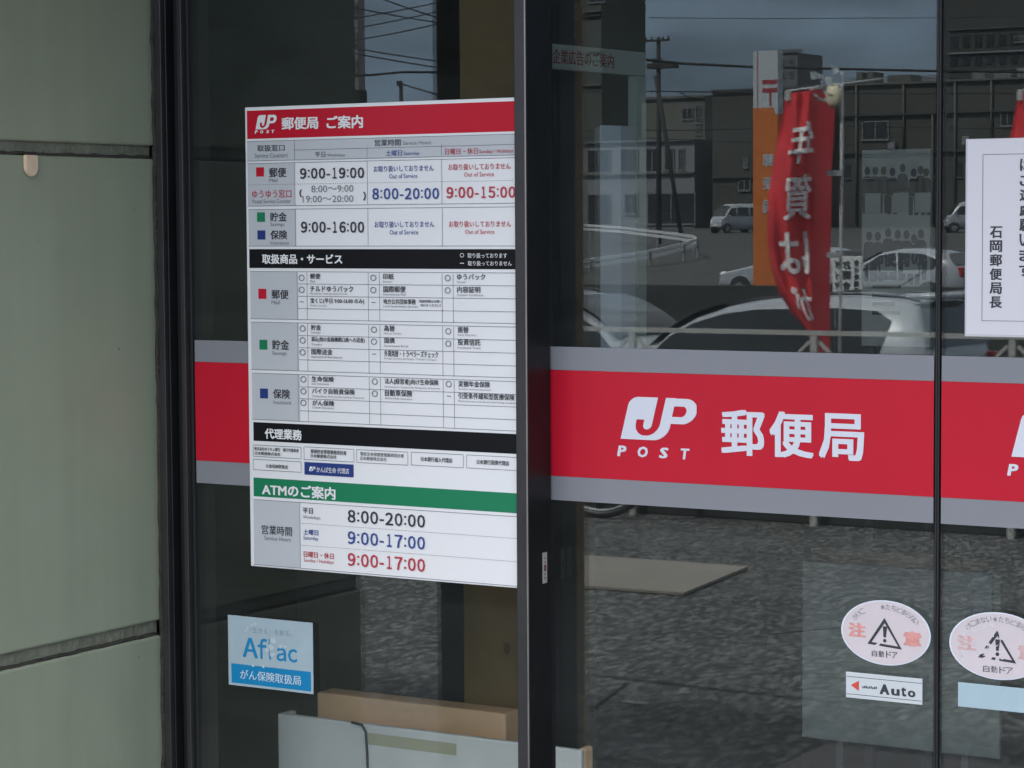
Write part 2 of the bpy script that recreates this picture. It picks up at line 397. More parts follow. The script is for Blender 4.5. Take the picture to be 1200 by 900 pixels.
tube(bm, pts, 0.006, 6); obj('sealant_bead', bm, seal, wall, True)

# beige plastic tab on the wall
y0, z1_ = wy(26, 181.5); y1, _ = wy(41, 181.5); _, zt0 = wy(33, 207)
hk = empty('wall_hook', (XW, (y0+y1)/2, (z1_+zt0)/2), 'small beige plastic tab stuck to the green wall under a joint', 'wall hook')
bm = B(); n = 12; rad = (y1-y0)/2; cy = (y0+y1)/2
prof = [(y0, z1_), (y1, z1_)] + [(cy + rad*math.cos(R(-i*180/n)), zt0+rad + rad*math.sin(R(-i*180/n))) for i in range(n+1)]
f = bm.faces.new([bm.verts.new((XW+0.001, a, b_)) for a, b_ in prof])
ex = bmesh.ops.extrude_face_region(bm, geom=[f])
bmesh.ops.translate(bm, verts=[v for v in ex['geom'] if isinstance(v, bmesh.types.BMVert)], vec=(0.006, 0, 0))
bmesh.ops.bevel(bm, geom=[e for e in bm.edges], offset=0.0015, segments=2, affect='EDGES')
obj('plate', fix(bm), mat('beige_plastic', (0.80, 0.62, 0.44), 0.5, var=0.1, vscale=40), hk)

# ------------------------------------------------------------------ shopfront frame, fixed pane, post
ZT, ZB = 2.45, 0.02
def X0(px, y=0): return hit(px, 450, y)[0]
front = empty('shopfront', (-2.2, 0, 0), 'dark bronze framed glass front with fixed pane beside the green wall', 'shopfront')
strips = [(187, 192.5, -0.004, rubber), (192.5, 196, 0.004, bronze), (196, 203.5, -0.020, bronze_l), (203.5, 206, -0.012, bronze),
          (206, 216.5, 0.006, rubber), (216.5, 219, -0.004, bronze), (219, 224.5, -0.014, bronze_l), (224.5, 228, -0.004, rubber)]
for a, b_, y, m in strips:
    bm = B(); box(bm, X0(a)+0.0004, X0(b_)-0.0004, y, 0.05, ZB, ZT, 0.0012); obj('frame_profile', bm, m, front)
XL, XP0, XP1 = X0(228), X0(609), X0(623.7)
bm = B(); box(bm, XL-0.006, XP0+0.006, 0.0, 0.008, 0.08, ZT); obj('glass_pane', bm, GLASS, front)
bm = B(); box(bm, XL-0.005, XP0, -0.015, 0.045, ZB, 0.078, 0.003); obj('bottom_rail', bm, bronze, front)
post = empty('door_post', ((XP0+XP1)/2, 0.03, 0), 'slim dark bronze post between fixed pane and sliding door', 'post')
bm = B(); box(bm, XP0, XP1-0.003, -0.012, 0.07, ZB, ZT, 0.0015); obj('post_profile', bm, bronze_l, post)
bm = B(); box(bm, XP1-0.0032, XP1-0.0006, -0.0136, -0.0122, ZB, ZT, 0.0004); obj('front_lip', bm, mat('pale_lip', (0.34, 0.31, 0.30), 0.3, 0.8, var=0.2, vscale=15), post)  # thin strip in a paler metal than the post
bm = B(); box(bm, XP1-0.0029, XP1+0.0005, -0.0118, 0.052, ZB, ZT); obj('side_cover', bm, mat('bronze_dark', (0.018, 0.018, 0.02), 0.4, 0.4, var=0.3, vscale=10), post)
# white warning label on the inner side of the post
st = empty('post_label', (XP1+0.001, 0.02, 1.18), 'tiny white label on the dark side of the door post', 'label')
zl0, zl1 = hit(644, 684, 0.03)[1], hit(644, 648, 0.03)[1]
bm = B(); box(bm, XP1+0.0008, XP1+0.0016, 0.026, 0.038, zl0, zl1); obj('sheet', bm, mat('label_paper', (0.52, 0.50, 0.47), 0.6, var=0.15, vscale=60), st)
bm = B()
for k in range(6):
    z = zl0 + (zl1-zl0)*(0.15+k*0.13); box(bm, XP1+0.0017, XP1+0.0019, 0.0285, 0.0355 - 0.001*(k % 3), z, z+0.0012)
box(bm, XP1+0.0017, XP1+0.0019, 0.029, 0.035, zl0+(zl1-zl0)*.40, zl0+(zl1-zl0)*.60)
obj('lettering', bm, mat('label_red', (0.25, 0.08, 0.07), 0.6), st)

# the red band: heights on the glass
zb = [hit(649, y, DOORY)[1] for y in (406, 433.4, 557.5, 585.7)]
def band(parent, xa, xb, y):
    bm = B(); rectY(bm, xa, xb, zb[1], zb[2], y); obj('red_band', bm, red, parent)
    bm = B(); rectY(bm, xa, xb, zb[0], zb[1]+0.0003, y+0.0004); rectY(bm, xa, xb, zb[2]-0.0003, zb[3], y+0.0004); obj('grey_band', bm, bandgrey, parent)
band(front, XL+0.002, XP0-0.001, -0.0012)

def logo_group(parent, dx, y):
    bm = B()
    X = lambda px, py=500: hit(px, py, DOORY)[0]+dx
    Z = lambda px, py: hit(px, py, DOORY)[1]
    put_logo(bm, X(728), X(817.5), Z(728, 514), Z(738, 464.6), y)
    for ch, a, b_, t0, t1 in (('P', 724, 735, 522, 533.5), ('O', 748, 760, 522.6, 535), ('S', 773, 784, 523.2, 537), ('T', 798.5, 809, 525.2, 538)):
        put(bm, ch, X(a), X(b_), Z(742, 535.2), Z(742, 522.6), y, 0.045, 0.15)
    for ch, a, b_ in (('郵', 846, 897), ('便', 902.5, 954.5), ('局', 960.5, 1013.5)):
        put(bm, ch, X(a), X(b_), Z(846, 532.5), Z(846, 479.2), y, 0.027)
    obj('lettering', bm, mat('band_white', (0.72, 0.72, 0.80), 0.35), parent)

DL0, DL1 = XP1-0.02, hit(1098.2, 500, DOORY)[0]
DR0 = hit(1099.8, 500, DOORY)[0]; DR1 = DR0 + (DL1-DL0)
dxr = hit(1181, 533, DOORY)[0]-hit(724, 525, DOORY)[0]
for name, a, b_, lab, dx in (('sliding_door', DL0, DL1, 'left glass sliding door leaf next to the post, full red band lettering', 0),
                             ('sliding_door', DR0, DR1, 'right glass sliding door leaf with a white notice taped on it', dxr)):
    d = empty(name, ((a+b_)/2, DOORY, 0), lab, 'door', 'glass sliding door leaves')
    bm = B(); box(bm, a+0.004, b_-0.004, DOORY, DOORY+0.010, 0.03, ZT); obj('glass_pane', bm, GLASS, d)
    for s, xx in ((0, a), (1, b_)):
        bm = B(); box(bm, xx-0.0006 if s == 0 else xx-0.002, xx+0.002 if s == 0 else xx+0.0006, DOORY-0.002, DOORY+0.013, 0.03, ZT); obj('edge_seal', bm, rubber, d)
    bm = B(); box(bm, a+0.005, b_-0.005, DOORY-0.006, DOORY+0.018, 0.012, 0.09, 0.002); obj('bottom_rail', bm, bronze, d)
    band(d, a+0.0045, b_-0.0045, DOORY-0.0012)
    logo_group(d, dx, DOORY-0.0022)

# more of the front to the right, outside the picture, and the mass of the building above
bm = B(); box(bm, DR1+0.003, DR1+0.06, -0.012, 0.12, ZB, ZT, 0.002)
tag(obj('door_post', bm, bronze), 'dark bronze post closing the door opening at the far right', 'post')
conc = mat('soffit_grey', (0.16, 0.16, 0.155), 0.8, var=0.1)
ho = empty('office_building', (0, 2, 0), 'grey post office building with deep flat porch canopy over the glass front', 'building')
bm = B(); box(bm, -8, 9, -0.01, 6, ZT+0.002, 4.2); obj('upper_wall', bm, conc, ho)
bm = B(); box(bm, -8, 9, -1.5, -0.012, 2.76, 3.1); obj('canopy', bm, conc, ho)
bm = B(); box(bm, DR1+0.062, 9, -0.01, 0.2, 0, ZT); obj('side_wall', bm, conc, ho)
bm = B(); box(bm, -8, XW-0.31, WEND, 0.2, 0, ZT); obj('side_wall', bm, conc, ho)
dk = mat('dim_interior', (0.20, 0.215, 0.205), 0.8, var=0.1)
bm = B(); box(bm, -8, 9, 5.8, 6, 0, ZT); obj('back_wall', bm, dk, ho)
bm = B(); box(bm, -8.1, -7.9, 0.2, 5.8, 0, ZT); obj('inner_wall', bm, dk, ho)
bm = B(); box(bm, 8.9, 9.1, 0.2, 5.8, 0, ZT); obj('inner_wall', bm, dk, ho)
bm = B(); box(bm, -8, 9, DOORY+0.03, 5.8, -0.08, 0.004); obj('inner_floor', bm, dk, ho)

# ------------------------------------------------------------------ the information board
BY = -0.0015
def bx(px, py): return hit(px, py, BY)[0]
def bz(px, py): return hit(px, py, BY)[1]
XA, XB = bx(288.3, 126), XP0+0.004
ZA, ZC = bz(297, 663), bz(288.5, 126)
board = empty('notice_board', ((XA+XB)/2, BY, ZA), 'large white information board of opening hours under a red title, on the fixed pane', 'notice board')
bm = B(); box(bm, XA, XB, BY-0.003, BY, ZA, ZC, 0.0008); obj('panel', bm, white, board)
F1, F2, F3 = BY-0.0034, BY-0.0038, BY-0.0043
def BR(bm, x0, y0, x1, y1, yy=F1):          # corners by picture position, levels read at x0
    rectY(bm, bx(x0, (y0+y1)/2), (XP0+0.002 if x1 is None else bx(x1, (y0+y1)/2)), bz(x0, y0), bz(x0, y1), yy)
TB = {}
def T(k, s, x0, x1, y0, y1, bold=0.0):
    if s[0] in '0123456789' and bold > 0:
        adv = {':': .42, '-': .62, ' ': .4}; tot = sum(adv.get(c_, 1) for c_ in s); xx = x0
        for c_ in s:
            wd_ = adv.get(c_, 1)*(x1-x0)/tot; hh = y1-y0
            sl_ = (xx-x0)*((y0+y1)/2-263)/4720     # keep the row level on the board
            if c_ == ':':
                for f_ in (.25, .80): BR(TB.setdefault(k, B()), xx+wd_*.5-hh*.075, y0+sl_+hh*(f_-.075), xx+wd_*.5+hh*.075, y0+sl_+hh*(f_+.075), F3)
            elif c_ == '-': BR(TB.setdefault(k, B()), xx+wd_*.12, y0+sl_+hh*.56, xx+wd_*.88, y0+sl_+hh*.70, F3)
            else:
                m_ = .24 if c_ == '1' else .08
                T(k, chr(0xFF10+int(c_)), xx+wd_*m_, xx+wd_*(1-m_), y0+sl_, y1+sl_, bold)
            xx += wd_
        return
    bm = TB.setdefault(k, B()); ym = (y0+y1)/2
    put(bm, s, bx(x0, ym), bx(x1, ym), bz(x0, y1), bz(x0, y0), F3, bold)
bm = B(); BR(bm, 291, 130, None, 163); obj('title_band', bm, red, board)
bm = B(); BR(bm, 293.7, 291.9, None, 314); BR(bm, 298.5, 494.4, None, 516.2); obj('heading_band', bm, black, board)
bm = B(); BR(bm, 298.7, 559.3, None, 581.1); obj('heading_band', bm, green, board)
bm = B()
BR(bm, 291.3, 166, None, 188.9); BR(bm, 292, 191.8, 347.3, 241.6); BR(bm, 293, 245.6, 348.5, 288.4)
BR(bm, 295, 318, 350.8, 373.3); BR(bm, 296, 377.2, 351.8, 432.7); BR(bm, 297, 436.9, 353, 491); BR(bm, 299, 584.9, 353.3, 661)
obj('table_shading', bm, sheetgrey, board)
# rules
bm = B()
def hl(x0, y, x1=None, t=0.55): BR(bm, x0, y-t/2, x1, y+t/2, F2)
def vl(x, xr, y0, y1, t=0.55):             # vertical line at column x (position read at height yr=xr)
    X = bx(x, xr); tt = t*0.00062; rectY(bm, X-tt, X+tt, bz(x, y0), bz(x, y1), F2)
for y in (166, 188.9): hl(291.3, y)
hl(346.8, 176.7-0.8)
for y in (191.8, 241.6): hl(292, y)
for y in (245.6, 288.4): hl(293, y)
for k in range(118):                       # dotted line of the first row
    xx = 292.5 + k*2.68
    if xx < 606:
        Xd = bx(292.5, 216.7) + (XP0 - bx(292.5, 216.7))*k/118; rectY(bm, Xd, Xd+0.0017, bz(292.5, 217), bz(292.5, 216.4), F2)
for x in (346.8, 431.8, 518.9):
    yo = (x-292)*-0.0235
    vl(x, 178, (166 if x < 400 else 176.5)+(x-292)*-0.033, 188.9+(x-292)*-0.029); vl(x+.4, 217, 191.8+(x-292)*-0.025, 241.6+(x-292)*-0.01)
    vl(x+1, 267, 245.6+(x-292)*-0.009, 288.4+(x-292)*0.003)
def table(y0, y1, x0, rows):
    hl(x0, y0); hl(x0, y1)
    sl_ = (y0-260)/4600
    for r in rows: hl(x0+56, r+56*((r-263)/4700))
    for x in (350, 361.6, 433.3, 446.4, 519.8, 532.7):
        xx = x + (y0-318)/62*0.65
        dy0 = (x-x0)*(y0-263)/4700; dy1 = (x-x0)*(y1-263)/4700
        vl(xx, (y0+y1)/2+dy0, y0+dy0, y1+dy1)
table(318, 373.3, 295, (331.8, 346.0, 360.3))
table(377.2, 432.7, 296, (391.5, 405.5, 419.5))
table(436.9, 491, 297, (450.8, 464.5, 478.5))
for x0, x1, y0, y1 in ((298.4, 354.4, 521, 534.4), (357.8, 416.2, 523.3, 538), (419.6, 479.4, 526.5, 541.6), (483.4, 544.5, 529.5, 544.6), (548.3, 608, 532.8, 548), (298.4, 354.4, 537.8, 550)):
    hl(x0, y0, x1); hl(x0, y1, x1); vl(x0, y0, y0, y1); vl(x1, y0, y0+3.4, y1+3.4)
hl(299, 584.9); hl(299, 661)
for y in (612.7, 638.4):
    xa = bx(354, y)
    for k in range(150): X = xa+(XP0-xa)*k/150; rectY(bm, X, X+0.0012, bz(354, y+.3), bz(354, y-.3), F2)
vl(353.2, 620, 589, 665)
obj('table_rules', bm, mat('rule_grey', (0.16, 0.16, 0.18), 0.5), board)
# coloured squares
for m, rs in ((red, ((301.8, 196.2, 311, 207), (304.5, 338.3, 313.8, 350))), (green, ((302.9, 248.9, 312.2, 260), (305.7, 398, 315, 409.4))), (navy, ((303.3, 270, 312.7, 280.7), (306.4, 455, 315.7, 466.5)))):
    for r in rs:
        bm = B(); BR(bm, *r, F2); obj('colour_square', bm, m, board)
bm = B(); BR(bm, 358.4, 541, 416, 555.8, F2); obj('agency_panel', bm, navy, board)
# title
bm = B(); Zt = lambda y: bz(301.5, y)
put_logo(bm, bx(301.3, 143), bx(326.2, 143), Zt(151.8), Zt(135.2), F3)
for ch, a in (('P', 300.5), ('O', 306.8), ('S', 313.8), ('T', 320)): put(bm, ch, bx(a, 154), bx(a+3.6, 154), bz(300.5, 156.6), bz(300.5, 152.9), F3, 0.05, 0.12)
put_logo(bm, bx(364, 549), bx(371.5, 549), bz(364, 551.6), bz(364, 546.2), F3)
TB['white'] = bm
T('white', '郵便局', 332, 375, 137.8, 152.4, 0.03); T('white', 'ご案内', 384.4, 427.3, 136.2, 151.3, 0.03)
T('white', '取扱商品・サービス', 309, 403, 297.6, 309.2, 0.03); T('white', '代理業務', 312.2, 355.6, 501.5, 513.8, 0.03)
T('white', 'ATMのご案内', 308.9, 395, 565.4, 580, 0.03)
T('white', '取り扱っております', 549.7, 596, 296.4, 302.4, 0.01); T('white', '取り扱っておりません', 550, 601.5, 305.6, 311.4, 0.01)
T('white', '○', 540.8, 545.5, 296.6, 301.6); T('white', '−', 540.8, 545.5, 308.0, 308.8)
T('white', 'かんぽ生命 代理店', 372.8, 411, 546.4, 553.2, 0.012)
K = 'ink'
T(K, '取扱窓口', 303.3, 335.5, 170, 177.8, .012); T('grey', 'Service Counters', 300.4, 339, 179.8, 185.4)
T(K, '平日', 371, 383, 178.2, 184.5); T('grey', 'Weekdays', 385, 406, 180, 184.6)
T(K, '営業時間', 440.7, 471.5, 163.8, 171.5, .012); T('grey', 'Service Hours', 473.8, 506.7, 165.2, 170)
T('blue', '土曜日', 453.8, 472.9, 176.2, 183, .01); T('blue', 'Saturday', 475, 493.3, 177.8, 183)
T('red', '日曜日・休日', 523.3, 561.6, 174.2, 181.4, .01); T('red', 'Sunday / Holidays', 563.3, 603.3, 175.4, 181)
T(K, '郵便', 317.3, 337.3, 196.7, 208, .015); T('grey', 'Mail', 317.3, 327, 209.4, 213.4)
T(K, '9:00-19:00', 352.7, 429.3, 197, 209.8, .032)
T('red', 'ゆうゆう窓口', 297.3, 343.3, 222.7, 232.2, .008); T('grey', 'Postal Service Counter', 297.8, 342.7, 233.6, 238.4)
T('grey', '8:00〜9:00', 366.7, 416, 217.4, 225.6); T('grey', '19:00〜20:00', 356.5, 416, 229.4, 237.4)
T(K, '（', 352.8, 355.6, 222, 231.5, .03); T(K, '）', 427.4, 430.6, 224.5, 235, .03)
T('blue', 'お取り扱いしておりません', 439.6, 510, 194.4, 201.8, .012); T('blue', 'Out of Service', 457.8, 491, 204, 209.2)
T('red', 'お取り扱いしておりません', 527, 600, 192.2, 199.8, .012); T('red', 'Out of Service', 545.6, 580.7, 202, 207.2)
T('blue', '8:00-20:00', 437.3, 517, 220.6, 234, .032); T('red', '9:00-15:00', 524.2, 606.5, 219, 232.5, .032)
T(K, '貯金', 318.4, 337.8, 248.9, 259.5, .015); T('grey', 'Savings', 318.4, 335, 260.8, 266)
T(K, '保険', 318.9, 338.4, 270, 280.6, .015); T('grey', 'Insurance', 318.9, 340.4, 282.4, 286.6)
T(K, '9:00-16:00', 353.8, 429.3, 259.6, 272.8, .032)
T('blue', 'お取り扱いしておりません', 440.7, 510.7, 259.3, 266.8, .012); T('blue', 'Out of Service', 458.4, 491.8, 269.4, 274.8)
T('red', 'お取り扱いしておりません', 527.8, 600.7, 258.9, 266.4, .012); T('red', 'Out of Service', 546.7, 581, 269, 274.2)
T(K, '郵便', 320, 340, 339.4, 350.2, .015); T('grey', 'Mail', 320, 329.7, 352, 356.4)
T(K, '貯金', 320.8, 340.6, 398, 409.4, .015); T('grey', 'Savings', 320.8, 337.8, 411.2, 416.8)
T(K, '保険', 322, 341.8, 455.6, 466.6, .015); T('grey', 'Insurance', 322, 343, 468.6, 473)
def c5(s, xa, xb, ya, yb, k=K, bold=.014): T(k, s, 280+xa/4.288, 280+xb/4.288, 290+ya/4.288, 290+yb/4.288, bold)
def c6(s, xa, xb, ya, yb, k=K, bold=.014): T(k, s, 430+xa/4.286, 430+xb/4.286, 290+ya/4.286, 290+yb/4.286, bold)
def c7(s, xa, xb, ya, yb, k=K, bold=.014): T(k, s, 290+xa/4.5, 290+xb/4.5, 490+ya/4.5, 490+yb/4.5, bold)
def c8(s, xa, xb, ya, yb, k=K, bold=.014): T(k, s, 450+xa/4.497, 450+xb/4.497, 490+ya/4.497, 490+yb/4.497, bold)
for a in (('郵便', 365, 418, 130, 158), ('チルドゆうパック', 365, 582, 192, 222), ('宝くじ(平日 9:00-16:00 のみ)', 367, 637, 253, 283), ('貯金', 370, 420, 387, 415),
          ('振込(他の金融機関口座への送金)', 372, 640, 447, 475), ('国際送金', 372, 478, 508, 537), ('生命保険', 373, 485, 645, 673), ('バイク自賠責保険', 375, 590, 705, 733), ('がん保険', 377, 487, 765, 793)): c5(*a)
for a in (('Mail', 365, 390, 164, 175), ('Parcels for Refrigerated Goods', 365, 552, 226, 238), ('Public Lottery', 367, 450, 286, 298), ('Savings', 370, 418, 420, 434), ('Transfers', 372, 425, 480, 491),
          ('International Remittances', 372, 528, 541, 553), ('Life Insurance', 375, 460, 677, 688), ('Compulsory Automobile Liability Insurance', 377, 637, 740, 753), ('Cancer Insurance', 377, 485, 796, 807)): c5(*a, 'grey', 0)
for a in (('印紙', 88, 143, 130, 160), ('国際郵便', 90, 202, 193, 225), ('地方公共団体事務', 90, 253, 257, 284), ('〔取扱時間はお問い', 268, 383, 262, 277), ('合わせください〕', 276, 378, 282, 297), ('為替', 93, 147, 390, 420),
          ('国債', 95, 147, 453, 480), ('外貨両替・トラベラーズチェック', 95, 365, 515, 547), ('法人(経営者)向け生命保険', 97, 367, 655, 688), ('自動車保険', 98, 235, 713, 745),
          ('ゆうパック', 460, 602, 132, 162), ('内容証明', 460, 577, 195, 227), ('振替', 463, 518, 397, 428), ('投資信託', 463, 578, 458, 490), ('変額年金保険', 467, 625, 668, 698), ('引受条件緩和型医療保険', 467, 748, 728, 758)): c6(*a)
for a in (('Stamps', 88, 133, 166, 178), ('International Mail', 90, 202, 229, 240), ('Local Government Services', 90, 262, 288, 300), ('Money Orders', 93, 183, 426, 437), ('Government Bonds', 95, 215, 487, 498),
          ('Foreign Currency Exchanges / Traveler\'s Cheques', 95, 357, 551, 563), ('Life Insurance for Companies (for Management and Personnel)', 97, 375, 693, 705), ('Automobile Insurance', 98, 235, 750, 760),
          ('Parcels', 460, 503, 168, 178), ('Content Certificates', 460, 592, 232, 243), ('Fund Transfers', 463, 557, 433, 443), ('Investment Trusts', 463, 578, 496, 507), ('Variable Annuity Insurance', 467, 630, 705, 716), ('Medical Insurance with Eased Underwriting Conditions', 467, 758, 765, 777)): c6(*a, 'grey', 0)
for (cx_, cys, f_) in ((323, (152, 212), c5), (328, (406, 466, 526), c5), (332, (661, 721, 779), c5), (40, (152, 213), c6), (43, (412, 472), c6), (47, (672, 733), c6), (413, (153, 215), c6), (416, (420, 482), c6), (418, (685,), c6)):
    for cy_ in cys: f_('○', cx_-15, cx_+15, cy_-16, cy_+16, 'grey', .015)
c5('−', 314, 334, 271, 274); c6('−', 31, 51, 274, 277); c6('−', 34, 54, 533, 536); c6('−', 409, 429, 744, 747)
c7('株式会社ゆうちょ銀行　銀行代理業者', 45, 278, 149, 168); c7('日本郵便株式会社', 48, 183, 174, 192); c7('郵便貯金管理業務受託者', 342, 530, 162, 184); c7('日本郵便株式会社', 342, 478, 187, 207)
T(K, '簡易生命保険管理業務受託者', 424, 475, 529, 533.6, .008); T(K, '日本郵便株式会社', 424, 455, 534.4, 538.8, .008)
c8('日本銀行歳入代理店', 203, 368, 201, 226); c8('日本銀行国債代理店', 497, 667, 216, 241); c7('公金収納取扱店', 105, 222, 240, 260)
c7('営業時間', 83, 243, 560, 610, K, .012); c7('Service Hours', 97, 235, 618, 640, 'grey', 0)
c7('平日', 300, 353, 470, 500); c7('Weekdays', 300, 393, 509, 532, 'grey', 0); c7('土曜日', 303, 382, 583, 612, 'blue'); c7('Saturday', 303, 382, 618, 644, 'blue', 0)
c7('日曜日・休日', 305, 463, 699, 730, 'red'); c7('Sunday / Holidays', 305, 463, 737, 760, 'red', 0)
T(K, '8:00-20:00', 408.4, 500.7, 596.8, 611.8, .026); T('blue', '9:00-17:00', 408.4, 500.7, 621.8, 637, .026); T('red', '9:00-17:00', 408.4, 500.7, 647.2, 662.6, .026)
for k, m in (('white', white), ('ink', ink), ('grey', inkgrey), ('blue', inkblue), ('red', inkred)):
    obj('lettering', TB[k], m, board)

# ------------------------------------------------------------------ stickers and notices
def plane_tools(y):
    return (lambda px, py: hit(px, py, y)[0]), (lambda px, py: hit(px, py, y)[1])
# blue and white insurance sticker, low on the fixed pane
X, Z = plane_tools(-0.001)
sx0, sx1, sz0, sz1 = X(267.6, 760), X(366.7, 760), Z(267.8, 802), Z(267.5, 720.4)
s = empty('insurance_sticker', ((sx0+sx1)/2, -0.001, (sz0+sz1)/2), 'pale blue and white insurance sticker peeling on the glass under the board', 'sticker')
bm = B(); box(bm, sx0, sx1, -0.0012, -0.0003, sz0, sz1); obj('sheet', bm, mat('sticker_pale', (0.40, 0.50, 0.56), 0.4, var=0.05, vscale=25), s)
W_, H_ = sx1-sx0, sz1-sz0
sticker_blue = mat('sticker_blue', (0.004, 0.235, 0.50), 0.4)
bm = B(); rectY(bm, sx0+W_*.035, sx1-W_*.025, sz0+H_*.035, sz0+H_*.31, -0.0014)
for ch, a, b_, h0, h1 in (('Ａ', .175, .355, .42, .70), ('ｆ', .355, .465, .42, .71), ('ｌ', .485, .512, .42, .72), ('ａ', .575, .69, .415, .605), ('ｃ', .71, .82, .415, .605)):
    put(bm, ch, sx0+W_*a, sx0+W_*b_, sz0+H_*h0, sz0+H_*h1, -0.0014, 0.026)
obj('lettering', bm, sticker_blue, s)
bm = B(); put(bm, 'がん保険取扱局', sx0+W_*.14, sx0+W_*.86, sz0+H_*.10, sz0+H_*.24, -0.0017, 0.012); obj('lettering', bm, mat('sticker_white', (0.62, 0.72, 0.78), 0.4), s)
bm = B(); put(bm, '「生きる」を創る。', sx0+W_*.27, sx0+W_*.76, sz0+H_*.775, sz0+H_*.86, -0.0014, 0.0); obj('lettering', bm, mat('sticker_greyblue', (0.20, 0.28, 0.33), 0.5), s)
bm = B()                                       # places where the print has flaked off
for (u, v, r) in ((.29, .88, .02), (.33, .91, .025), (.22, .80, .018), (.24, .84, .015), (.54, .70, .05), (.51, .60, .04), (.47, .55, .03), (.53, .50, .03), (.63, .63, .03), (.30, .31, .02), (.42, .31, .02), (.68, .63, .02)):
    n = 7; pts = [(sx0+W_*(u+r*math.cos(i*2*math.pi/n)*random.uniform(.6, 1.1)), -0.0019, sz0+H_*(v+r*1.2*math.sin(i*2*math.pi/n)*random.uniform(.6, 1.1))) for i in range(n)]
    quad(bm, pts)
obj('flaked_patch', bm, mat('flake', (0.52, 0.60, 0.63), 0.5, var=.1, vscale=60), s)

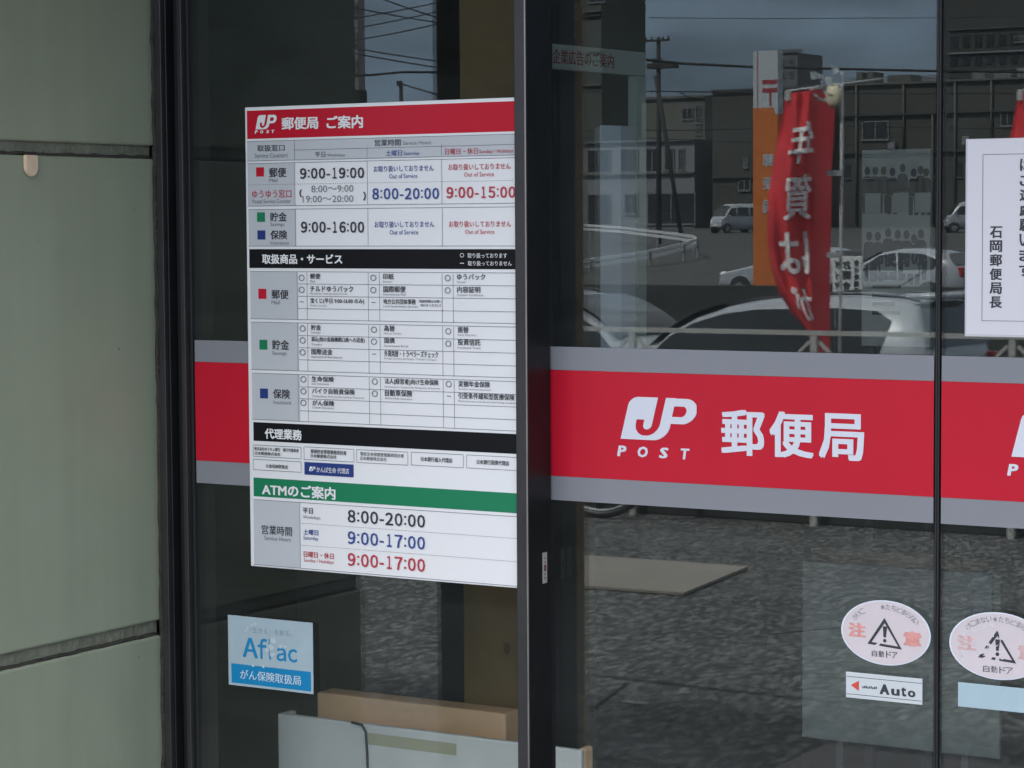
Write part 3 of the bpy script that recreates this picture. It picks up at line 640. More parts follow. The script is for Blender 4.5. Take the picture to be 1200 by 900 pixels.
# oval automatic door stickers
pinkp = mat('oval_paper', (0.66, 0.58, 0.60), 0.4, var=0.05, vscale=14)
rimw = mat('oval_rim', (0.74, 0.76, 0.84), 0.35)
pale_red = mat('faded_red', (0.72, 0.31, 0.28), 0.45, var=.2, vscale=80)
yy = DOORY
def oval(cpx, cpy, rxp, rzp, label, worn):
    X, Z = plane_tools(yy); cx, cz = hit(cpx, cpy, yy); rx_ = (X(cpx+rxp, cpy)-X(cpx-rxp, cpy))/2; rz_ = (Z(cpx, cpy-rzp)-Z(cpx, cpy+rzp))/2
    s = empty('warning_sticker', (cx, yy, cz), label, 'sticker', 'oval automatic door stickers')
    def ell(k, y, n=48):
        bm = B(); quad(bm, [(cx+rx_*k*math.cos(2*math.pi*i/n), y, cz+rz_*k*math.sin(2*math.pi*i/n)) for i in range(n)]); return bm
    bm = ell(1, yy-0.0009)
    ex = bmesh.ops.extrude_face_region(bm, geom=list(bm.faces)); bmesh.ops.translate(bm, verts=[v for v in ex['geom'] if isinstance(v, bmesh.types.BMVert)], vec=(0, 0.0006, 0))
    obj('rim', fix(bm), rimw, s); obj('face', ell(0.965, yy-0.0013), pinkp, s)
    y = yy-0.0017
    P = lambda u, v: (cx+rx_*u, y, cz+rz_*v)
    bm = B()                                   # triangle outline with gaps where the print is worn
    tri = [(-0.02, 0.46), (0.37, -0.47), (-0.40, -0.38)]
    tin = [(-0.015, 0.30), (0.285, -0.385), (-0.305, -0.315)]
    for i in range(3):
        a, b_, c_, d_ = tri[i], tri[(i+1) % 3], tin[(i+1) % 3], tin[i]
        segs = 9
        for k in range(segs):
            if worn and ((i == 2 and k in (1, 2, 4)) or (i == 1 and k in (4, 6, 7)) or (i == 0 and k == 1)): continue
            if not worn and (i == 1 and k == 6): continue
            f0, f1 = k/segs, (k+1)/segs
            l = lambda p, q, f: (p[0]+(q[0]-p[0])*f, p[1]+(q[1]-p[1])*f)
            quad(bm, [P(*l(a, b_, f0)), P(*l(a, b_, f1)), P(*l(d_, c_, f1)), P(*l(d_, c_, f0))])
    quad(bm, [P(-0.055, 0.17), P(-.05, .20), P(0.03, 0.20), P(.04, .17), P(0.015, -0.14), P(-0.04, -0.14)][::-1])
    quad(bm, [P(-0.012+0.04*math.cos(i*.7854), -0.24+0.06*math.sin(i*.7854)) for i in range(8)])
    if worn:
        for ch, a in (('自', -.30), ('動', -.14), ('ド', .03), ('ア', .17)): put(bm, ch, cx+rx_*a, cx+rx_*(a+.13), cz-rz_*.80, cz-rz_*.60, y, 0.0)
    else:
        for ch, a in (('自', -.30), ('動', -.15), ('ド', .02), ('ア', .15)): put(bm, ch, cx+rx_*a, cx+rx_*(a+.12), cz-rz_*.76, cz-rz_*.56, y, 0.01)
    obj('warning_mark', bm, ink, s)
    bm = B()
    top = 'かけこまない★たちどまらない'
    N = len(top)
    for i, ch in enumerate(top):
        if (not worn and i in (3, 4, 5)) or (worn and i in (0,)): continue
        th = R(148 - (116)*i/(N-1)); ux, uz = 0.80*math.cos(th), 0.80*math.sin(th)
        ang = math.atan2(-rx_*math.cos(th)*1.0*(rz_/rx_), math.sin(th)*rx_)*0.85
        hw = 0.0038
        def fn(u, v, ux=ux, uz=uz, ang=ang, hw=hw):
            a, b_ = (u-.5)*2*hw, (v-.5)*2*hw*1.05
            return (cx+rx_*ux + a*math.cos(ang)-b_*math.sin(ang), y, cz+rz_*uz + a*math.sin(ang)+b_*math.cos(ang))
        put(bm, ch, 0, 0, 0, 0, y, 0.0, 0.0, fn)
    obj('lettering', bm, inkgrey, s)
    bm = B(); put(bm, '注', cx-rx_*.83, cx-rx_*.44, cz-rz_*.20, cz+rz_*.24, y, 0.045); put(bm, '意', cx+rx_*.40, cx+rx_*.80, cz-rz_*.34, cz+rz_*.12, y, 0.045)
    obj('lettering', bm, mat('worn_red', (0.66, 0.42, 0.42), 0.45, var=.2, vscale=80) if worn else pale_red, s)
    if worn:
        bm = B()
        for k in range(26):
            u, v = random.uniform(-.85, .1), random.uniform(-.5, .6); q = random.uniform(0, 3.1); l_ = random.uniform(.03, .13)
            a, b_ = math.cos(q)*l_, math.sin(q)*l_; e = .012
            pts = [(cx+rx_*(u-a)-e*rx_*math.sin(q), y-.0003, cz+rz_*(v-b_)+e*rz_*math.cos(q)), (cx+rx_*(u+a), y-.0003, cz+rz_*(v+b_)), (cx+rx_*(u-a)+e*rx_*math.sin(q), y-.0003, cz+rz_*(v-b_)-e*rz_*math.cos(q))]
            quad(bm, pts)
        obj('scratch', bm, rimw, s)
oval(1038, 741.5, 52.5, 38, 'oval caution sticker with clear black triangle on the left door leaf', False)
oval(1170, 757, 58, 39.5, 'scratched oval caution sticker with broken black triangle on the right door leaf', True)

# the sign with the red arrow, and the blank pale blue strip
X, Z = plane_tools(yy-0.003)
ax0, ax1 = X(991.5, 805), X(1081, 805); az1, az0 = Z(991.5, 787), Z(991.5, 817)
s = empty('arrow_sign', ((ax0+ax1)/2, yy, az0), 'narrow white plate with red arrow and the word Auto', 'sign')
bm = B(); box(bm, ax0, ax1, yy-0.004, yy-0.0003, az0, az1, 0.0007); obj('plate', bm, mat('plate_white', (0.60, 0.63, 0.65), 0.35), s)
H_ = az1-az0; W_ = ax1-ax0
bm = B(); rectY(bm, ax0+W_*.01, ax1-W_*.005, az0+H_*.14, az0+H_*.16, yy-.0043); rectY(bm, ax0+W_*.01, ax1-W_*.005, az0+H_*.82, az0+H_*.84, yy-.0043)
for ch, a, b_, h1 in (('A', .45, .575, .66), ('u', .60, .71, .52), ('t', .73, .795, .62), ('o', .815, .915, .52)): put(bm, ch, ax0+W_*a, ax0+W_*b_, az0+H_*.26, az0+H_*h1, yy-.0043, .06)
for k in range(9): rectY(bm, ax0+W_*(.22+.022*k), ax0+W_*(.235+.022*k), az0+H_*(.42+.01*(k % 3)), az0+H_*(.50+.02*((k*7) % 3)), yy-.0043)
obj('lettering', bm, ink, s)
bm = B(); quad(bm, [(ax0+W_*.065, yy-.0043, az0+H_*.50), (ax0+W_*.175, yy-.0043, az0+H_*.30), (ax0+W_*.175, yy-.0043, az0+H_*.70)]); obj('arrow', bm, mat('arrow_red', (0.66, .07, .045), .4), s)
bx0 = X(1122, 815); bz1, bz0 = Z(1122, 799.5), Z(1122, 828)
bm = B(); box(bm, bx0, bx0+0.125, yy-.0012, yy-.0003, bz0, bz1, .0004); s = tag(obj('blank_sticker', bm, mat('pale_blue_film', (0.40, 0.52, 0.58), .45, var=.04, vscale=20)), 'blank pale blue strip under the scratched oval sticker', 'sticker')

# notice taped to the right leaf
X, Z = plane_tools(yy-0.002)
nx0 = X(1131, 280); nz1, nz0 = Z(1131, 163), Z(1130, 394); nx1 = nx0+0.22
s = empty('paper_notice', ((nx0+nx1)/2, yy, nz0), 'white laminated notice with vertical black writing on the right door leaf', 'notice')
film = mat('lamination', (0.62, 0.62, 0.64), 0.12, coat=.5)
bm = B(); box(bm, nx0, nx1, yy-.0012, yy-.0003, nz0, nz1); obj('lamination', bm, film, s)
bm = B(); rectY(bm, nx0+.0025, nx1-.0025, nz0+.003, nz1-.001, yy-.0016); obj('sheet', bm, mat('notice_paper', (0.74, 0.70, 0.745), .55, var=.02, vscale=5), s)
bm = B(); fx0, fx1, fz0, fz1 = X(1151, 280), nx1-.022, Z(1151, 376), Z(1151, 181)
e = .0006
for a, b_, c_, d_ in ((fx0, fx1, fz0, fz0+e), (fx0, fx1, fz1-e, fz1), (fx0, fx0+e, fz0, fz1), (fx1-e, fx1, fz0, fz1)): rectY(bm, a, b_, c_, d_, yy-.0020)
for i, ch in enumerate('石岡郵便局長'):
    put(bm, ch, X(1160, 280), X(1174.5, 280), Z(1160, 279+16.4*i), Z(1160, 265.2+16.4*i), yy-.0020, .03)
xr = X(1194.5, 280); wch = .0165
for i, ch in enumerate('はご遠慮願います'):
    zt = Z(1194, 186 + 17.6*i); put(bm, ch, xr, xr+wch, zt-.0165, zt, yy-.0020, .03)
for i, ch in enumerate('立ち止まること'):
    zt = Z(1194, 186 + 17.6*i); put(bm, ch, xr+.03, xr+.03+wch, zt-.0165, zt, yy-.0020, .03)
obj('lettering', bm, ink, s)

# ------------------------------------------------------------------ inside the office, behind the glass
boxw = mat('bin_white', (0.76, 0.72, 0.72), .6, var=.10, vscale=5, bump=.15, bscale=7)
card = mat('cardboard', (0.92, 0.56, 0.34), .8, var=.08, vscale=15)
yb_ = 0.30
bn = empty('storage_bin', (-2.2, yb_, 0), 'shallow white box with cream tape standing low behind the fixed pane', 'box')
ba, bb = hit(325, 836, yb_), hit(681, 880, yb_)
zbt = ba[1]
bm = B(); box(bm, ba[0], bb[0], yb_, yb_+.012, 0.02, zbt, .003); box(bm, ba[0], ba[0]+.012, yb_+.012, yb_+.040, .02, zbt, .003)
obj('bin_body', bm, boxw, bn)
bm = B(); box(bm, bb[0]-.012, bb[0], yb_+.0125, yb_+.040, 0.02, zbt, .003); obj('bin_side', bm, card, bn)
bm = B(); box(bm, ba[0]+.012, bb[0]-.012, yb_+.034, yb_+.040, .02, zbt-.02, .002); obj('bin_back', bm, boxw, bn)
bm = B(); xs0, xs1 = hit(428, 860, yb_)[0], hit(535, 875, yb_)[0]
rectY(bm, xs0, xs1, zbt-.034, zbt-.014, yb_-.001); obj('tape_strip', bm, mat('cream_tape', (.50, .46, .33), .6), bn)
bm = B(); xg = hit(430, 850, yb_)[0]; tube(bm, [(xg-.03, yb_-.002, zbt+.001), (xg-.008, yb_-.004, zbt-.001), (xg, yb_-.004, zbt-.012), (xg+.002, yb_-.003, zbt-.05), (xg+.006, yb_-.003, zbt-.2)], .0022, 6); obj('edge_cord', bm, ink, bn, True)
yc_ = 0.42
ca, cb = hit(371, 811, yc_), hit(592, 842, yc_)
bm = B(); box(bm, ca[0], cb[0], yc_, yc_+.05, .12, ca[1], .004)
tag(obj('cardboard_box', fix(bm), card), 'brown cardboard box standing just behind the white box inside', 'box')
wp0, wp1 = hit(541, 500, .49), hit(632, 500, .49)
wpn = empty('wooden_panel', ((wp0[0]+wp1[0])/2, .49, 0), 'tall brown wooden panel inside the office, left of the door post', 'panel')
wood = mat('brown_wood', (.19, .12, .048), .6, var=.28, vscale=4)
bm = B(); box(bm, wp0[0], wp1[0], .49, .52, .006, 2.44, .003); obj('board', bm, wood, wpn)
bm = B()
for (px, py) in ((594, 760),):
    kx, kz = hit(px, py, .4885); quad(bm, [(kx+.007*math.cos(i*.628), .4885, kz+.011*math.sin(i*.628)) for i in range(10)])
obj('knot', bm, mat('wood_knot', (.10, .062, .026), .7), wpn)
# grey metal rack end beside the bin
rk = empty('metal_rack', (-1.85, .42, 0), 'grey angle iron rack end beside the white box', 'rack')
a0, a1 = at(652, 850, 4.35), at(683, 853, 4.35)
zk = a0.z; grm = mat('rack_grey', (.22, .24, .27), .5, .3); legm = mat('leg_black', (.02, .02, .02), .6)
bm = B(); bar(bm, (a0.x, a0.y, zk), (a1.x, a1.y, zk), .02, .016); obj('rail', bm, grm, rk)
for p in (a0, a1):
    bm = B(); bar(bm, (p.x, p.y, 0.02), (p.x, p.y, zk-.009), .014, .014); obj('leg', bm, grm, rk)
bm = B(); bar(bm, (a0.x+.004, a0.y, zk-.085), (a1.x-.008, a1.y, zk-.012), .008, .014); obj('brace', bm, grm, rk)

# pamphlet rack with the header strip, turned edge-on to the door
pr_c = mat('rack_panel', (.66, .70, .66), .6, var=.05)
hl_, hr_ = at(645, 51, 4.45), None
dirx = Vector((math.sin(R(6)), math.cos(R(6)), 0))
d1 = raydir((757-600)/F, 1, -(63-450)/F)
# intersect ray of the right edge with the vertical plane through hl_ along dirx
nrm = Vector((dirx.y, -dirx.x, 0)); tt = (hl_-CAMP).dot(nrm)/d1.dot(nrm); hr_ = CAMP + d1*tt
Ln = ((hr_-hl_).xy).length
zt_ = hl_.z; zh = (80-51)/F*4.45
pr = empty('brochure_rack', (hl_.x, hl_.y, 0), 'grey brochure rack with a header strip in red letters inside the office', 'rack')
def PR(s_, z_, o_=0.0): return Vector((hl_.x, hl_.y, 0)) + dirx*s_ + nrm*o_ + Vector((0, 0, z_))
def pbox(bm, s0, s1, o0, o1, z0, z1):
    vs = [bm.verts.new(PR(s, z, o)) for z in (z0, z1) for o in (o0, o1) for s in (s0, s1)]
    for f in ((0, 2, 3, 1), (4, 5, 7, 6), (0, 1, 5, 4), (2, 6, 7, 3), (0, 4, 6, 2), (1, 3, 7, 5)): bm.faces.new([vs[i] for i in f])
side = 1 if nrm.dot(CAMP-hl_) > 0 else -1
bm = B(); pbox(bm, -.05, Ln, 0, -.02*side, zt_-zh, zt_); obj('header_strip', fix(bm), pr_c, pr)
bm = B(); pbox(bm, Ln-.032, Ln, 0, -.02*side, 1.20, zt_-zh-.001); obj('upright', fix(bm), pr_c, pr)
bm = B(); pbox(bm, -.05, -.02, -.001*side, -.02*side, 1.20, zt_-zh-.001); obj('upright', fix(bm), pr_c, pr)
bm = B()
def lf(u, v): return PR(.004+(Ln*.63)*u, zt_-zh*.80+zh*.60*v, .002*side)
put(bm, '企業広告のご案内', 0, 0, 0, 0, 0, .012, 0, lf); obj('lettering', bm, mat('rack_red', (.42, .03, .03), .5), pr)

# white partition end inside
pa, pb, pc = at(690, 150, 4.28), at(703, 148, 4.16), at(719.5, 148, 4.2)
zp = pa.z
pt = empty('partition', (pb.x, pb.y, 0), 'pale grey partition end standing inside behind the left door leaf', 'partition')
pm = mat('partition_paint', (.60, .63, .70), .55, var=.05); pm2 = mat('partition_panel', (.34, .38, .37), .6, var=.05)
bm = B(); c0 = Vector((pb.x, pb.y, 0)); c1 = Vector((pc.x, pc.y, 0)); dn = Vector((0.3, .95, 0))*.05
vs = [bm.verts.new(p + Vector((0, 0, z))) for z in (1.20, zp) for p in (c0, c1, c1+dn, c0+dn)]
for f in ((3, 2, 1, 0), (4, 5, 6, 7), (0, 1, 5, 4), (1, 2, 6, 5), (2, 3, 7, 6), (3, 0, 4, 7)): bm.faces.new([vs[i] for i in f])
obj('end_post', fix(bm), pm, pt)
bm = B(); c2 = Vector((pa.x, pa.y+.02, 0)); c3 = Vector((pb.x-.002, pb.y+.02, 0))
vs = [bm.verts.new(p + Vector((0, 0, z))) for z in (1.20, zp-.028) for p in (c2, c3, c3+dn*.5, c2+dn*.5)]
for f in ((3, 2, 1, 0), (4, 5, 6, 7), (0, 1, 5, 4), (1, 2, 6, 5), (2, 3, 7, 6), (3, 0, 4, 7)): bm.faces.new([vs[i] for i in f])
obj('side_panel', fix(bm), pm2, pt)
bm = B(); vs = [bm.verts.new(p + Vector((0, 0, z))) for z in (zp-.027, zp) for p in (c2, c3, c3+dn*.6, c2+dn*.6)]
for f in ((3, 2, 1, 0), (4, 5, 6, 7), (0, 1, 5, 4), (1, 2, 6, 5), (2, 3, 7, 6), (3, 0, 4, 7)): bm.faces.new([vs[i] for i in f])
obj('top_rail', fix(bm), pm, pt)

cx0, cx1 = at(600, 300, 4.6), at(775, 300, 4.2)
ct_ = empty('counter', ((cx0.x+cx1.x)/2, cx1.y, 0), 'dark writing counter inside carrying the brochure rack and the partition', 'counter')
cyn = min(pa.y, pb.y, pc.y, hl_.y)-.12
bm = B(); box(bm, cx0.x-.3, cx1.x, cyn, cyn+.95, 1.17, 1.199, .004); obj('counter_top', bm, mat('counter_dark', (.03, .032, .03), .5), ct_)
bm = B(); box(bm, cx0.x-.25, cx1.x-.05, cyn+.05, cyn+.9, .006, 1.169); obj('counter_front', bm, mat('counter_front', (.016, .017, .017), .7), ct_)

# poster on a stand, further in
yp = 1.15
def PX(px, py=290): return hit(px, py, yp)[0]
def PZ(px, py): return hit(px, py, yp)[1]
ps = empty('poster_stand', (PX(1050), yp, 0), 'dim poster of people holding placards on a stand behind the left door leaf', 'poster')
x0_, x1_, z0_, z1_ = PX(1010), PX(1090), PZ(1010, 405), PZ(1010, 176)
bm = B(); box(bm, x0_, x1_, yp, yp+.012, z0_, z1_); obj('sheet', bm, mat('poster_paper', (.34, .335, .32), .6, var=.06, vscale=8), ps)
bm = B(); Wp, Hp = x1_-x0_, z1_-z0_
def fig(u, v, h, y=yp-.001):                  # a small standing figure printed on the poster
    hh = h*Hp; cx, cz = x0_+Wp*u, z1_-Hp*v
    quad(bm, [(cx+hh*.065*math.cos(i*.7854), y, cz-hh*.14+hh*.09*math.sin(i*.7854)) for i in range(8)])
    quad(bm, [(cx-hh*.105, y, cz-hh*.30), (cx-hh*.12, y, cz-hh*.62), (cx+hh*.12, y, cz-hh*.62), (cx+hh*.105, y, cz-hh*.30), (cx+hh*.06, y, cz-hh*.25), (cx-hh*.06, y, cz-hh*.25)])
    quad(bm, [(cx-hh*.13, y, cz-hh*.63), (cx-hh*.10, y, cz-hh), (cx-hh*.02, y, cz-hh), (cx-hh*.01, y, cz-hh*.63)])
    quad(bm, [(cx+hh*.01, y, cz-hh*.63), (cx+hh*.02, y, cz-hh), (cx+hh*.10, y, cz-hh), (cx+hh*.13, y, cz-hh*.63)])
for u in (.08, .20, .32, .45, .60, .76, .86, .94): fig(u, .06+.012*((u*50) % 3), .25)
for u in (.11, .24, .39, .53, .66, .77, .87): fig(u, .38+.012*((u*70) % 3), .27)
obj('printed_figures', bm, mat('poster_ink', (.02, .02, .03), .6), ps)
bm = B()
for u, v in ((.05, .22), (.46, .22), (.78, .22), (.28, .52), (.61, .53)): rectY(bm, x0_+Wp*u, x0_+Wp*(u+.23), z1_-Hp*(v+.10), z1_-Hp*v, yp-.0015)
obj('printed_placards', bm, mat('poster_card', (.30, .30, .29), .6), ps)
bm = B(); put(bm, '郵便局の', PX(1020), PX(1083), PZ(1020, 313), PZ(1020, 289), yp-.002, .05)
for k in range(5): rectY(bm, x0_+Wp*.16, x0_+Wp*(.5+.08*(k % 3)), z1_-Hp*(.66+.045*k), z1_-Hp*(.64+.045*k), yp-.0015)
obj('lettering', bm, MATS['poster_ink'], ps)
for px in (1016, 1084):
    bm = B(); bar(bm, (PX(px), yp+.02, .0), (PX(px), yp+.02, z1_), .016, .012); obj('leg', bm, legm, ps)
# grey panel low behind both leaves with a cardboard strip over it
yq = 0.42
q0, q1 = hit(940, 657, yq), hit(1173, 672, yq); qz0 = hit(940, 864, yq)[1]
gp = empty('display_panel', ((q0[0]+q1[0])/2, yq, 0), 'grey translucent panel low behind both door leaves', 'panel')
bm = B(); box(bm, q0[0], q1[0], yq, yq+.01, qz0, q0[1], .002); obj('panel_sheet', bm, mat('panel_grey', (.095, .105, .105), .5, var=.12, vscale=6), gp)
bm = B(); box(bm, q1[0]-.045, q1[0]-.012, yq-.006, yq-.001, q0[1]-.10, q0[1]+.002, .002); obj('clip', bm, mat('clip_blue', (.09, .12, .14), .4), gp)
for xx in (q0[0]+.06, q1[0]-.06):
    bm = B(); bar(bm, (xx, yq+.018, 0), (xx, yq+.018, q0[1]-.02), .012, .014); obj('leg', bm, legm, gp)
c0_, c1_ = hit(957, 640, yq+.03), hit(1158, 655, yq+.03)
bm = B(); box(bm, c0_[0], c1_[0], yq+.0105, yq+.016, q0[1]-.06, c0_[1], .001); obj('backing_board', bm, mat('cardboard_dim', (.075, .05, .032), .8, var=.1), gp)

# ------------------------------------------------------------------ the street across, seen mirrored in the glass
# brown porch pillar
pd = mat('pillar_dark', (.16, .165, .11), .5, var=.2, vscale=5); pbw = mat('pillar_brown', (.36, .25, .13), .65, var=.3, vscale=7, bump=.2)
pl0 = mir(508, 300, 5.2, 0.0); pl1 = mir(540, 300, 5.1, 0.0)
pil = empty('porch_pillar', (pl1.x, pl1.y, 0), 'brown clad pillar holding the front edge of the porch canopy', 'pillar')
wx = (pl1.x-pl0.x)
bm = B(); box(bm, pl0.x, pl1.x-.004, pl0.y-.10, pl0.y, .006, 2.758, .004); obj('steel_channel', bm, pd, pil)
pr1 = mir(643, 300, 6.5, 0.0)
bm = B(); box(bm, pl1.x-.003, pl1.x+.115, pl0.y-.15, pl0.y+.004, .006, 2.758, .004); obj('cladding', bm, pbw, pil)
bm = B(); box(bm, pl1.x-.006, pl1.x+.001, pl0.y+.0045, pl0.y+.010, .006, 2.758); obj('highlight_strip', bm, mat('strip_grey', (.22, .21, .17), .5), pil)  # paler strip added to draw the highlight line down the pillar

# concrete slab let into the paving
bm = B(); pts = [mirz(560, 652, 0.0), mirz(690, 655, 0), mirz(876, 668, 0), mirz(800, 699.5, 0), mirz(690, 691, 0), mirz(540, 684, 0)]
vs = [bm.verts.new((p.x, p.y, .004)) for p in pts]; f = bm.faces.new(vs)
ex = bmesh.ops.extrude_face_region(bm, geom=[f]); bmesh.ops.translate(bm, verts=[v for v in ex['geom'] if isinstance(v, bmesh.types.BMVert)], vec=(0, 0, .012))
tag(obj('concrete_slab', fix(bm), mat('slab_concrete', (.235, .22, .195), .85, var=.12, vscale=2.5)), kind='structure')

bm = B()
for p, q_ in (((690, 792), (960, 822)), ((735, 801), (690, 835)), ((905, 744), (1090, 726))):
    a = mirz(*p, 0.0); b_ = mirz(*q_, 0.0); d_ = (b_-a).normalized(); n_ = Vector((-d_.y, d_.x, 0))*.006
    quad(bm, [(a.x+n_.x, a.y+n_.y, .003), (b_.x+n_.x, b_.y+n_.y, .003), (b_.x-n_.x, b_.y-n_.y, .003), (a.x-n_.x, a.y-n_.y, .003)])
tag(obj('paving_joint', bm, mat('joint_black', (.008, .008, .008), .9)), kind='structure')
bm = B(); pp = [mirz(728, 822, 0), mirz(758, 824.5, 0), mirz(757, 827.5, 0), mirz(730, 825, 0)]
quad(bm, [(p.x, p.y, .004) for p in pp])
tag(obj('paint_mark', bm, mat('worn_paint', (.30, .31, .30), .8, var=.2, vscale=20)), kind='structure')
# fence along the edge of the paving
fm = mat('fence_metal', (.40, .40, .385), .5, .0, var=.15)
fz = EYE - (387-263)/F*(13.2); fz = 0.99
fn_ = empty('railing', (-8, fence_y, 0), 'low grey metal railing with Y shaped braces along the paving edge', 'railing')
bm = B(); bar(bm, (-30, fence_y, fz), (14, fence_y, fz), .026, .024); obj('top_rail', bm, fm, fn_)
bm = B(); bar(bm, (-30, fence_y, .18), (14, fence_y, .18), .03, .03); obj('bottom_rail', bm, fm, fn_)
xp0 = mir(772, 400, 13.2).x
for k in range(-9, 14):
    x = xp0 + k*1.05
    bm = B(); bar(bm, (x, fence_y, 0), (x, fence_y, fz-.014), .035, .03); obj('post', bm, fm, fn_)
    for s_ in (-1, 1):
        bm = B(); bar(bm, (x+s_*.03, fence_y, fz-.16), (x+s_*.20, fence_y, fz-.028), .022, .022) if False else bar(bm, (x+s_*.028, fence_y, fz-.045), (x+s_*.22, fence_y, fz-.24), .016, .016); obj('brace', bm, fm, fn_)

# nobori banner on its pole, tied to the railing
DB = 13.0
nob = empty('banner_flag', mirz(982, 600, 0), 'tall red banner with white new year card lettering tied to the railing', 'banner', 'red banners by the railing')
bred = mat('banner_cloth', (.74, .04, .055), .8, var=.08, vscale=5, trans=.2)
bwh = mat('banner_white', (.92, .92, .93), .8)
poleM = mat('pole_white', (.40, .42, .43), .4)
def interp(pts, v):
    for (a, xa), (b_, xb) in zip(pts, pts[1:]):
        if v <= b_: return xa + (xb-xa)*(v-a)/(b_-a)
    return pts[-1][1]
LE = [(0, 920), (.1, 915), (.25, 906), (.39, 899.5), (.56, 898.5), (.66, 903), (.75, 911), (.83, 926), (.90, 945), (1.0, 955)]
FO = [(0, 958), (.2, 955), (.4, 952), (.6, 951), (.8, 953), (1, 958)]
RI = [(0, 979), (.3, 974), (.7, 972), (1, 972)]
def bpos(u, v, off=0.0, shift=0.0):
    py = 110 + v*(418-110) - (1-v)*8*u
    l, f_, r_ = interp(LE, v), interp(FO, v), interp(RI, v)
    if u < .72:
        s_ = u/.72; px = l + (f_-l)*s_; dp = -.12*math.sin(math.pi*s_)*(1-.3*v) + .03*math.sin(9*v+4*s_) + .022*math.sin(15*s_-5*v) + .012*math.sin(26*v-9*s_)
    else:
        s_ = (u-.72)/.28; px = f_ + (r_-f_)*s_; dp = .05*math.sin(9*v)*.5 + .42*s_
    return mir(px+shift, py, DB+dp-off)
def flag(parent, shift):
    bm = B(); NU, NV = 40, 60
    g = [[bm.verts.new(bpos(i/NU, j/NV, 0, shift)) for i in range(NU+1)] for j in range(NV+1)]
    for j in range(NV):
        for i in range(NU): bm.faces.new((g[j][i], g[j+1][i], g[j+1][i+1], g[j][i+1]))
    obj('cloth', bm, bred, parent, True)
    bm = B()
    for ch, v0, v1, u0, u1 in (('年', .115, .275, .24, .685), ('賀', .315, .485, .25, .69), ('は', .53, .69, .16, .66), ('が', .735, .865, .26, .66)):
        gb = B()
        put(gb, ch, 0, 0, 0, 0, 0, .02, 0, lambda u, v: (u, v, 0.0))
        bmesh.ops.triangulate(gb, faces=gb.faces[:])
        for _ in range(2): bmesh.ops.subdivide_edges(gb, edges=[e_ for e_ in gb.edges if e_.calc_length() > .12], cuts=1)
        bmesh.ops.triangulate(gb, faces=gb.faces[:])
        # the cloth is read from the railing side: in the glass the words stand reversed
        for vv in gb.verts:
            p_ = bpos(u1-(u1-u0)*vv.co.x, v1-(v1-v0)*vv.co.y, .02 + abs(vv.co.z)*2, shift); vv.co = p_
        me_ = bpy.data.meshes.new('tmp'); gb.to_mesh(me_); gb.free(); bm.from_mesh(me_); bpy.data.meshes.remove(me_)
    obj('lettering', bm, bwh, parent)
    bm = B(); pb0 = mir(982+shift, 600, DB); pt0 = mir(986+shift, 84, DB); pb0.z = 0.0
    tube(bm, [pb0, pt0], .0085, 8); obj('pole', bm, poleM, parent, True)
    bm = B(); tube(bm, [mir(920+shift, 107, DB-.03), mir(1033+shift, 92.5, DB-.03)], .007, 8); obj('crossbar', bm, poleM, parent, True)
    for px, py in ((923, 112), (951, 108), (966, 104)):
        bm = B(); bar(bm, mir(px+shift, py-5, DB-.03), mir(px+shift, py+6, DB-.03), .03, .022); obj('loop', bm, poleM, parent)
    for py in (203, 299):
        bm = B(); bar(bm, mir(968+shift, py, DB-.02), mir(986+shift, py, DB-.02), .03, .03); obj('loop', bm, poleM, parent)
flag(nob, 0)
# round cap and torn film at the head of the pole
bm = B(); c_ = mir(976, 112, DB-.05); bmesh.ops.create_uvsphere(bm, u_segments=14, v_segments=10, radius=.045, matrix=Matrix.Translation(c_) @ Matrix.Diagonal((1, .7, 1.5, 1)))
obj('pole_cap', bm, mat('cap_cream', (.80, .74, .52), .4), nob, True)
bm = B(); g = [[bm.verts.new(mir(948+7*i+random.uniform(-3, 3), 78+7*j+random.uniform(-3, 3), DB-.06+random.uniform(-.04, .04))) for i in range(7)] for j in range(7)]
for j in range(6):
    for i in range(6):
        if random.random() < .30: bm.faces.new((g[j][i], g[j+1][i], g[j+1][i+1], g[j][i+1]))
pf = mat('clear_film', (.55, .62, .66), .2, trans=.3); obj('torn_film', bm, pf, nob)
nob2 = empty('banner_flag', mirz(1250, 600, 0), 'second red banner further right along the railing, edge of picture', 'banner', 'red banners by the railing')
flag(nob2, 272)

# bicycle leaning on the railing
bk = empty('bicycle', mirz(690, 610, 0), 'dark city bicycle leaning on the railing by the pillar', 'bicycle')
bx_, by_ = bk.location.x, fence_y+.22
blk = mat('bike_black', (.015, .015, .017), .45, var=.1); chrome = mat('bike_steel', (.45, .46, .48), .25, .9)
def ring(bm, c, rad, r, n=36, m=8):
    tube(bm, [(c[0]+rad*math.cos(2*math.pi*i/n), c[1], c[2]+rad*math.sin(2*math.pi*i/n)) for i in range(n+1)], r, m)
for dx in (0, -1.1):
    bm = B(); ring(bm, (bx_+dx, by_, .335), .315, .02); wh = obj('wheel', bm, blk, bk, True)
    bm = B(); ring(bm, (bx_+dx, by_, .335), .295, .008)
    for k in range(18):
        a = k*2*math.pi/18; tube(bm, [(bx_+dx, by_, .335), (bx_+dx+.29*math.cos(a), by_, .335+.29*math.sin(a))], .0015, 4)
    ob = obj('rim', bm, chrome, bk); ob.parent = wh; 
bm = B()
for a, b_ in (((0, .335), (-.35, .30)), ((-.35, .30), (-.48, .82)), ((-.35, .30), (-.93, .80)), ((-.48, .70), (-.93, .72)), ((0, .335), (-.46, .66)), ((-.93, .85), (-1.1, .335))):
    tube(bm, [(bx_+a[0], by_, a[1]), (bx_+b_[0], by_, b_[1])], .016, 8)
